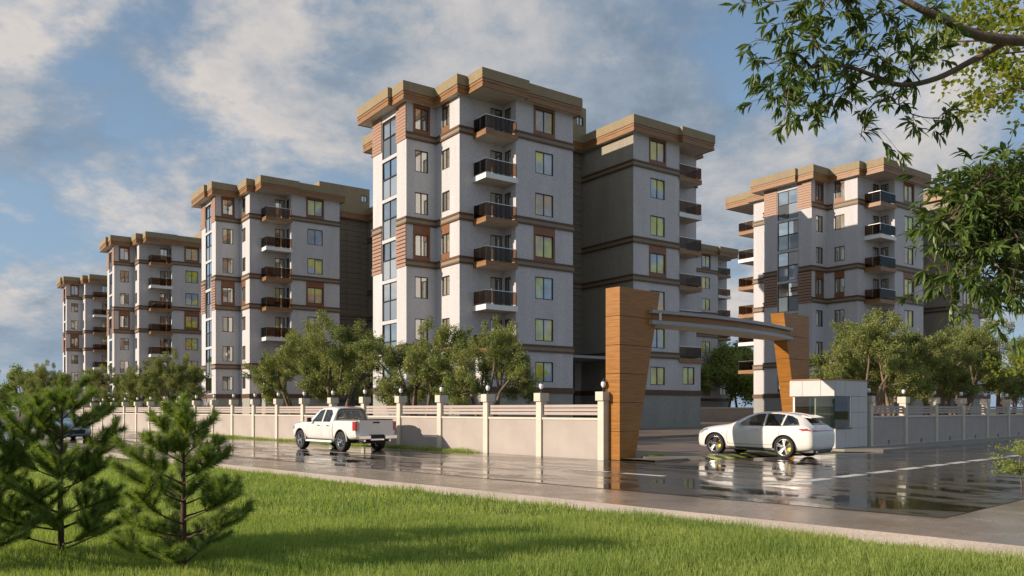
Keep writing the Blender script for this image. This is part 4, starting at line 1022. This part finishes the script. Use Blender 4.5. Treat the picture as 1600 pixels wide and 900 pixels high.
# tall overhanging tree at the right
def big_tree():
    rnd = random.Random(5)
    root = thing('overhanging_tree', 'tall tree with long narrow leaves overhanging the top right of the view', 'tree', (7.6, 7.6, 0), 0)
    B = Vector((7.6, 7.6, 0)); tr = MB(); tips = []
    def L_(pts, r0, r1):
        pts = [Vector(p)-B for p in pts]; sm = []
        for k in range(len(pts)-1):
            for j in range(4):
                t_ = j/4; p0 = pts[max(k-1, 0)]; p1 = pts[k]; p2 = pts[k+1]; p3 = pts[min(k+2, len(pts)-1)]
                sm.append(.5*((2*p1)+(p2-p0)*t_+(2*p0-5*p1+4*p2-p3)*t_**2+(3*p1-p0-3*p2+p3)*t_**3))
        sm.append(pts[-1]); n = len(sm); tr.tube(sm, [r0+(r1-r0)*k/(n-1) for k in range(n)], 7); return sm
    def pt(u, v, D): return ((u-800)/1256*D, D, 1.77+(640-v)/1256*D)
    L_([(7.6, 7.6, -.2), (7.55, 7.7, 1.5), (7.3, 7.6, 3.2), (6.6, 7.5, 4.5), (6.0, 7.4, 5.0), pt(1680, 62, 7.3)], .20, .075)
    a = L_([pt(1680, 62, 7.3), pt(1590, 63, 7.2), pt(1530, 55, 7.1), pt(1480, 33, 7.0), pt(1420, 4, 6.9), pt(1350, -40, 6.9)], .055, .022)
    b = L_([pt(1570, 66, 7.2), pt(1520, 94, 7.3), pt(1465, 122, 7.3), pt(1410, 133, 7.2), pt(1365, 118, 7.1), pt(1320, 103, 7.0), pt(1268, 105, 6.9)], .032, .012)
    low = L_([(7.5, 7.65, 1.9), (7.2, 7.5, 2.6), pt(1700, 420, 7.0), pt(1640, 360, 6.9), pt(1575, 330, 6.9), pt(1500, 340, 6.8), pt(1460, 350, 6.8)], .09, .012)
    low2 = L_([(7.2, 7.5, 2.6), pt(1690, 330, 7.3), pt(1620, 290, 7.4), pt(1560, 270, 7.4)], .05, .012)
    twigs = []
    def T_(pts, r=.008): twigs.append((L_(pts, r, .003), pts))
    for pts in ([pt(1268,105,6.9), pt(1240,125,6.9), pt(1220,150,6.9), pt(1195,158,6.9)], [pt(1268,105,6.9), pt(1255,90,6.8), pt(1225,70,6.8), pt(1180,60,6.8)],
                [pt(1268,105,6.9), pt(1240,85,7.0), pt(1200,100,7.0), pt(1165,90,7.0)], [pt(1300,98,6.9), pt(1275,70,6.9), pt(1262,40,6.9), pt(1240,10,6.9)],
                [pt(1320,103,7.0), pt(1345,80,7.1), pt(1385,75,7.1), pt(1400,60,7.1)], [pt(1410,133,7.2), pt(1400,155,7.1), pt(1365,162,7.1), pt(1350,190,7.0), pt(1345,215,7.0)],
                [pt(1410,133,7.2), pt(1405,165,7.2), pt(1430,180,7.2), pt(1465,185,7.2), pt(1500,180,7.2)], [pt(1365,118,7.1), pt(1330,135,7.0), pt(1300,150,7.0), pt(1275,165,7.0)],
                [pt(1240,85,6.9), pt(1235,120,6.8), pt(1230,160,6.8), pt(1225,190,6.8)], [pt(1440,130,7.2), pt(1420,100,7.2), pt(1450,90,7.2), pt(1460,80,7.2)],
                [pt(1420,4,6.9), pt(1395,25,6.9), pt(1370,20,6.9), pt(1340,45,6.9)], [pt(1350,-40,6.9), pt(1290,-20,6.8), pt(1230,0,6.8), pt(1160,5,6.8)],
                [pt(1350,-40,6.9), pt(1300,0,6.9), pt(1270,25,6.9), pt(1205,40,6.9)], [pt(1320,103,7.0), pt(1310,130,7.0), pt(1290,175,7.0), pt(1240,180,7.0)],
                [pt(1365,118,7.1), pt(1380,95,7.1), pt(1350,85,7.0), pt(1310,90,7.0)], [pt(1480,33,7.0), pt(1465,15,7.0), pt(1440,12,7.0)], [pt(1350,-40,6.9), pt(1330,10,6.9), pt(1320,30,6.9)]): T_(pts)
    up = len(twigs)
    for k in range(34):      # lower hanging mass at the right edge
        src = rnd.choice([low, low2, low]); p = src[rnd.randint(len(src)//2, len(src)-1)]+B
        q = Vector(pt(rnd.uniform(1478, 1690), rnd.uniform(235, 480), rnd.uniform(6.4, 7.8)))
        if q.x < pt(1520, 0, 7)[0] and q.z > pt(0, 300, 7)[2]: q.x += .5
        T_([p, p.lerp(q, .5)+Vector((0, 0, .08)), q], .005)
    part('trunk', tr, M['bark'], root, True)
    # leaves hang in sprays along the twigs
    lf = MB(); lf.v = [(0, 0, 0), (.0125, -.032, .006), (.016, -.065, .004), (0, -.120, -.014), (-.016, -.065, .004), (-.0125, -.032, .006), (0, -.055, -.003)]
    lf.f = [(0, 1, 6), (1, 2, 6), (2, 3, 6), (3, 4, 6), (4, 5, 6), (5, 0, 6)]; lf.m = [0]*6
    base = np.array(lf.v); me = lf.mesh('leaf', M['big'], True); mats = []; tw = MB()
    for ti, (sm, _) in enumerate(twigs):
        for k in range(12 if ti < up else 18):
            f = rnd.uniform(.12, 1.0)*(len(sm)-1); i = min(int(f), len(sm)-2); p = sm[i].lerp(sm[i+1], f-i)
            sp_ = .15 if ti < up else .22
            c0 = p+Vector((rnd.gauss(0, 1), rnd.gauss(0, 1), rnd.gauss(-.25, .8)))*sp_; dr = (c0-p).normalized()
            tw.tube([p, p.lerp(c0, .5)+Vector((0, 0, .02)), c0], [.0026, .002, .0014], 4)
            for q in range(rnd.randint(8, 13)):
                d = (dr*.8+Vector((rnd.gauss(0, .55), rnd.gauss(0, .55), rnd.gauss(-.35, .42)))).normalized(); s = rnd.uniform(.65, 1.2)
                b0 = c0-dr*rnd.uniform(0, .13); Q = (-d).to_track_quat('Y', 'Z').to_matrix().to_4x4()
                mats.append(Matrix.Translation(b0) @ Q @ Matrix.Rotation(rnd.uniform(-.9, .9), 4, 'Y') @ Matrix.Diagonal((s, s, s, 1)))
    part('twigs', tw, M['barkd'], root)['kind'] = 'stuff'
    rnd.shuffle(mats); single = mats[:290]; rest = mats[290:]
    for m_ in single: link('leaf', me, root, mtx=m_)
    V = []; F = np.array(lf.f)
    bh = np.c_[base, np.ones(len(base))]
    for m_ in rest: V.append((bh @ np.array(m_).T)[:, :3][F])
    V = np.concatenate(V); o = link('foliage', fast_mesh('foliage', V, 3, M['big']), root); o['kind'] = 'stuff'
big_tree()
def maple():
    root = thing('bright_leaved_tree', 'tree with small bright yellow-green leaves behind the top right branches', 'tree', (14.5, 13.0, 0), 0)
    rnd = random.Random(9); tr = MB(); B = Vector((14.5, 13.0, 0)); P = []
    def pt(u, v, D): return Vector(((u-800)/1256*D, D, 1.77+(640-v)/1256*D))
    tr.tube([(0, 0, -.2), (-.1, 0, 3), (-.3, 0, 6), (-.8, 0, 8.2), (-1.6, -.1, 10)], [.24, .2, .16, .11, .05], 8)
    n = 0
    for (u, v, D, n_, sx, sz) in ((1578,12,12,10,.5,.22),(1530,28,12.3,8,.45,.18),(1495,45,12.3,5,.35,.12),(1465,66,12,4,.22,.10),(1590,60,11.7,9,.35,.25),(1560,85,12.2,8,.4,.16),(1560,118,12.2,8,.4,.14),(1540,150,12,5,.35,.09),(1590,140,12,7,.25,.12),(1620,40,12,12,.4,.5),(1650,130,12.2,14,.4,.5),
                                  (1598,568,20,12,.35,.35)):
        c = pt(u, v, D)-B
        if v < 500: limb_mesh(tr, (-.6, 0, 7.0), c, .05, .012, rnd, .08, 6)
        for k in range(n_*4):
            q = c+Vector((rnd.gauss(0, sx*.6), rnd.gauss(0, .5), rnd.gauss(0, sz*.6)))
            P += [q+Vector((rnd.gauss(0, .09), rnd.gauss(0, .09), rnd.gauss(0, .05))) for _ in range(9)]
    part('trunk', tr, M['bark'], root, True); P = np.array(P); v = leaves(P, None, .085, .07, len(P)); link('crown', fast_mesh('crown', v, 4, M['maple']), root)
maple()

def pine_meshes(seed, h, rad, whorls=9, per=6, dens=1.0):
    rnd = random.Random(seed); rng = np.random.default_rng(seed); tr = MB(); segs = []
    tr.tube([(0, 0, -.05), (rnd.uniform(-.03, .03), 0, h*.35), (rnd.uniform(-.03, .03), rnd.uniform(-.03, .03), h*.7), (0, 0, h)], [.038, .03, .018, .006], 8)
    def br(p0, d, L, r, depth):
        pts = [p0]; d = d.normalized()
        for k in range(5):
            d = (d+Vector((rnd.gauss(0, .07), rnd.gauss(0, .07), .055))).normalized(); pts.append(pts[-1]+d*L/5)
        tr.tube(pts, [r*(1-k*.17) for k in range(6)], 5)
        start = 2 if depth == 0 else 1
        for k in range(start, 5): segs.append((pts[k], pts[k+1]))
        if depth < 2:
            for k in ((2, 2, 3, 3, 4, 4) if depth == 0 else ()):
                sd_ = d.cross(Vector((0, 0, 1))).normalized()*rnd.choice((-1, 1))*rnd.uniform(.5, 1.0)
                br(pts[k], d*.7+sd_+Vector((0, 0, rnd.uniform(.05, .6))), L*rnd.uniform(.26, .42), r*.5, depth+1)
    for w in range(whorls):
        f = (w+.6)/whorls; z = h*(.0+.90*f); prof = math.sin(min(1, (1-f)*1.35+.08)*math.pi/2); L = rad*(.15+.95*prof)
        for k in range(per):
            a = 2*math.pi*k/per+w*1.1+rnd.uniform(-.4, .4); L_ = L*rnd.uniform(.65, 1.15)
            if rnd.random() < .12: continue
            br(Vector((0, 0, z+rnd.uniform(-.05, .05))), Vector((math.cos(a), math.sin(a), .12+.45*f)), L_, .012*(1.2-f*.6), 0)
    for k in range(6): segs.append((Vector((0, 0, h*(.80+.035*k))), Vector((0, 0, h*(.835+.035*k)))))
    V = []
    for a, b_ in segs:
        L = (b_-a).length; n = int(L*1700*dens); 
        if n < 3: continue
        a_, d_ = np.array(a), np.array((b_-a)/L); t_ = rng.uniform(0, L, n)[:, None]; base = a_+d_*t_
        u = rng.normal(size=(n, 3)); u -= (u@d_)[:, None]*d_; u /= np.linalg.norm(u, axis=1)[:, None]
        nd = u*rng.uniform(.55, 1.0, (n, 1))+d_*rng.uniform(.6, 1.0, (n, 1)); nd /= np.linalg.norm(nd, axis=1)[:, None]
        ln = rng.uniform(.065, .115, (n, 1)); s = rng.normal(size=(n, 3)); s -= (s*nd).sum(1)[:, None]*nd; s /= np.linalg.norm(s, axis=1)[:, None]
        tri = np.empty((n, 3, 3)); tri[:, 0] = base-s*.0025; tri[:, 1] = base+s*.0025; tri[:, 2] = base+nd*ln; V.append(tri)
    V = np.concatenate(V); print('pine needles', len(V))
    return tr.mesh('trunk', M['barkd'], True), fast_mesh('needles', V, 3, M['pine'])
def pine(meshes, loc, rz, label):
    o = thing('young_pine', label, 'pine tree', loc, rz, 'young pines on the lawn'); link('trunk', meshes[0], o); link('needles', meshes[1], o)
pine(pine_meshes(3, 2.15, .92, 9, 5), (-5.35, 9.55, 0), .4, 'tallest young pine on the lawn, left of centre pair, before the blue car')
pine(pine_meshes(5, 1.90, .72, 8, 5), (-3.58, 8.75, 0), 1.0, 'young pine with bare upper trunk on the lawn, rightmost of the pines')
pine(pine_meshes(8, 1.75, .95, 8, 5), (-6.3, 8.9, 0), 2.2, 'young pine cut by the left edge of the picture')
# sapling at the right edge
sap = thing('sapling', 'thin sapling with small green leaves at the right edge beside the road', 'sapling', (10.85, 17.1, 0))
tr = MB(); rnd = random.Random(4); P = []
tr.tube([(0, 0, -.05), (-.02, 0, .3), (-.06, 0, .6), (0, .02, .95), (.04, 0, 1.15)], [.018, .016, .013, .009, .004], 6)
for k in range(16):
    a = rnd.uniform(0, 6.28); L = rnd.uniform(.3, .72); z = rnd.uniform(.35, 1.0); tip = Vector((math.cos(a)*L-.05, math.sin(a)*L, z+rnd.uniform(-.02, .15)))
    pts = limb_mesh(tr, (-.04, 0, z*.9), tip, .007, .003, rnd, .08, 5)
    for q in pts[1:]: P += [q+Vector((rnd.gauss(0, .06), rnd.gauss(0, .06), rnd.gauss(0, .035))) for _ in range(26)]
part('trunk', tr, M['bark'], sap, True); P = np.array(P); link('crown', fast_mesh('crown', leaves(P, None, .06, .028, len(P)), 4, M['far']), sap)

# lawn grass blades (dense near, sparser far) and the verge weeds by the wall
def blades(pts, hmin, hmax, wid, lean=.35):
    n = len(pts); rel_ = .5+.5*np.sin(pts[:, 0]*1.9+1.3*np.sin(pts[:, 1]*1.1))*np.sin(pts[:, 1]*2.3+.9*np.sin(pts[:, 0]*1.4)); h = (RNG.uniform(hmin, hmax, n)*(.72+.62*rel_))[:, None]; a = RNG.uniform(0, 2*np.pi, n); side = np.c_[np.cos(a), np.sin(a), np.zeros(n)]
    ln = np.c_[RNG.normal(0, lean, n), RNG.normal(0, lean, n), np.ones(n)]; tip = pts+ln*h
    w = wid*RNG.uniform(.7, 1.3, n)[:, None]; v = np.empty((n, 3, 3)); v[:, 0] = pts-side*w; v[:, 1] = pts+side*w; v[:, 2] = tip; return v
def lawn_pts(n, dmin, dmax):
    """random points on the lawn: uniform per square metre inside the wedge ahead of the camera and a few steps around"""
    d = np.sqrt(RNG.uniform(dmin**2, dmax**2, n)); x = RNG.uniform(-.82, .80, n)*d
    p = np.c_[x, d, np.zeros(n)]; rel = p[:, :2]-np.array(O[:2]); r = rel@np.array(RV[:2]); t = rel@np.array(TV[:2])
    return p[r < -11.60-KS*t+.03*np.sin(t*5)]
RNG = np.random.default_rng(21)
V = np.concatenate([blades(lawn_pts(190000, 5.5, 13.0), .07, .165, .0058, .28), blades(lawn_pts(190000, 12.0, 26.0), .07, .16, .0105, .28), blades(lawn_pts(80000, 25, 60), .08, .15, .018)])
print('blades', len(V)); g = link('grass', fast_mesh('grass', V, 3, M['grass'])); tag(g, 'short mown lawn grass filling the foreground', 'grass'); g['kind'] = 'stuff'
n = 26000; t = RNG.uniform(6.3, 46, n); dens = (np.sin(t*1.7)+np.sin(t*.63+1)+2.4)/4.4; keep = RNG.uniform(0, 1, n) < dens; t = t[keep]
r = RNG.uniform(-.52, -.14, len(t)); p = np.array([S(a, b)[:] for a, b in zip(r, t)]); hh = .06+.10*((np.sin(t*2.3)+1)/2)
V = blades(p, .07, .20, .008); t2 = RNG.uniform(.2, .9, 1500); p2 = np.array([S(1.15+RNG.uniform(0, .8), -.8-RNG.uniform(0, .4)+0)[:] for _ in t2]); p2[:, 2] = .05
V = np.concatenate([V, blades(p2, .06, .15, .008)])
g = link('verge_grass', fast_mesh('verge_grass', V, 3, M['grass'])); tag(g, 'strip of weedy grass along the foot of the left wall', 'weeds'); g['kind'] = 'stuff'
# low boundary wall far inside the compound
fw = MB(); fw.box(-14, 14, -.12, .12, 0, 1.7); bw = thing('boundary_wall', 'low beige wall seen in the gap behind the car roof', 'wall', (30, 100, .2), .1)
part('wall', fw, M['panel'], bw); fw = MB(); fw.box(-14.1, 14.1, -.18, .18, 1.7, 1.85); part('coping', fw, M['pillar'], bw)
print('objects', len(C.objects))
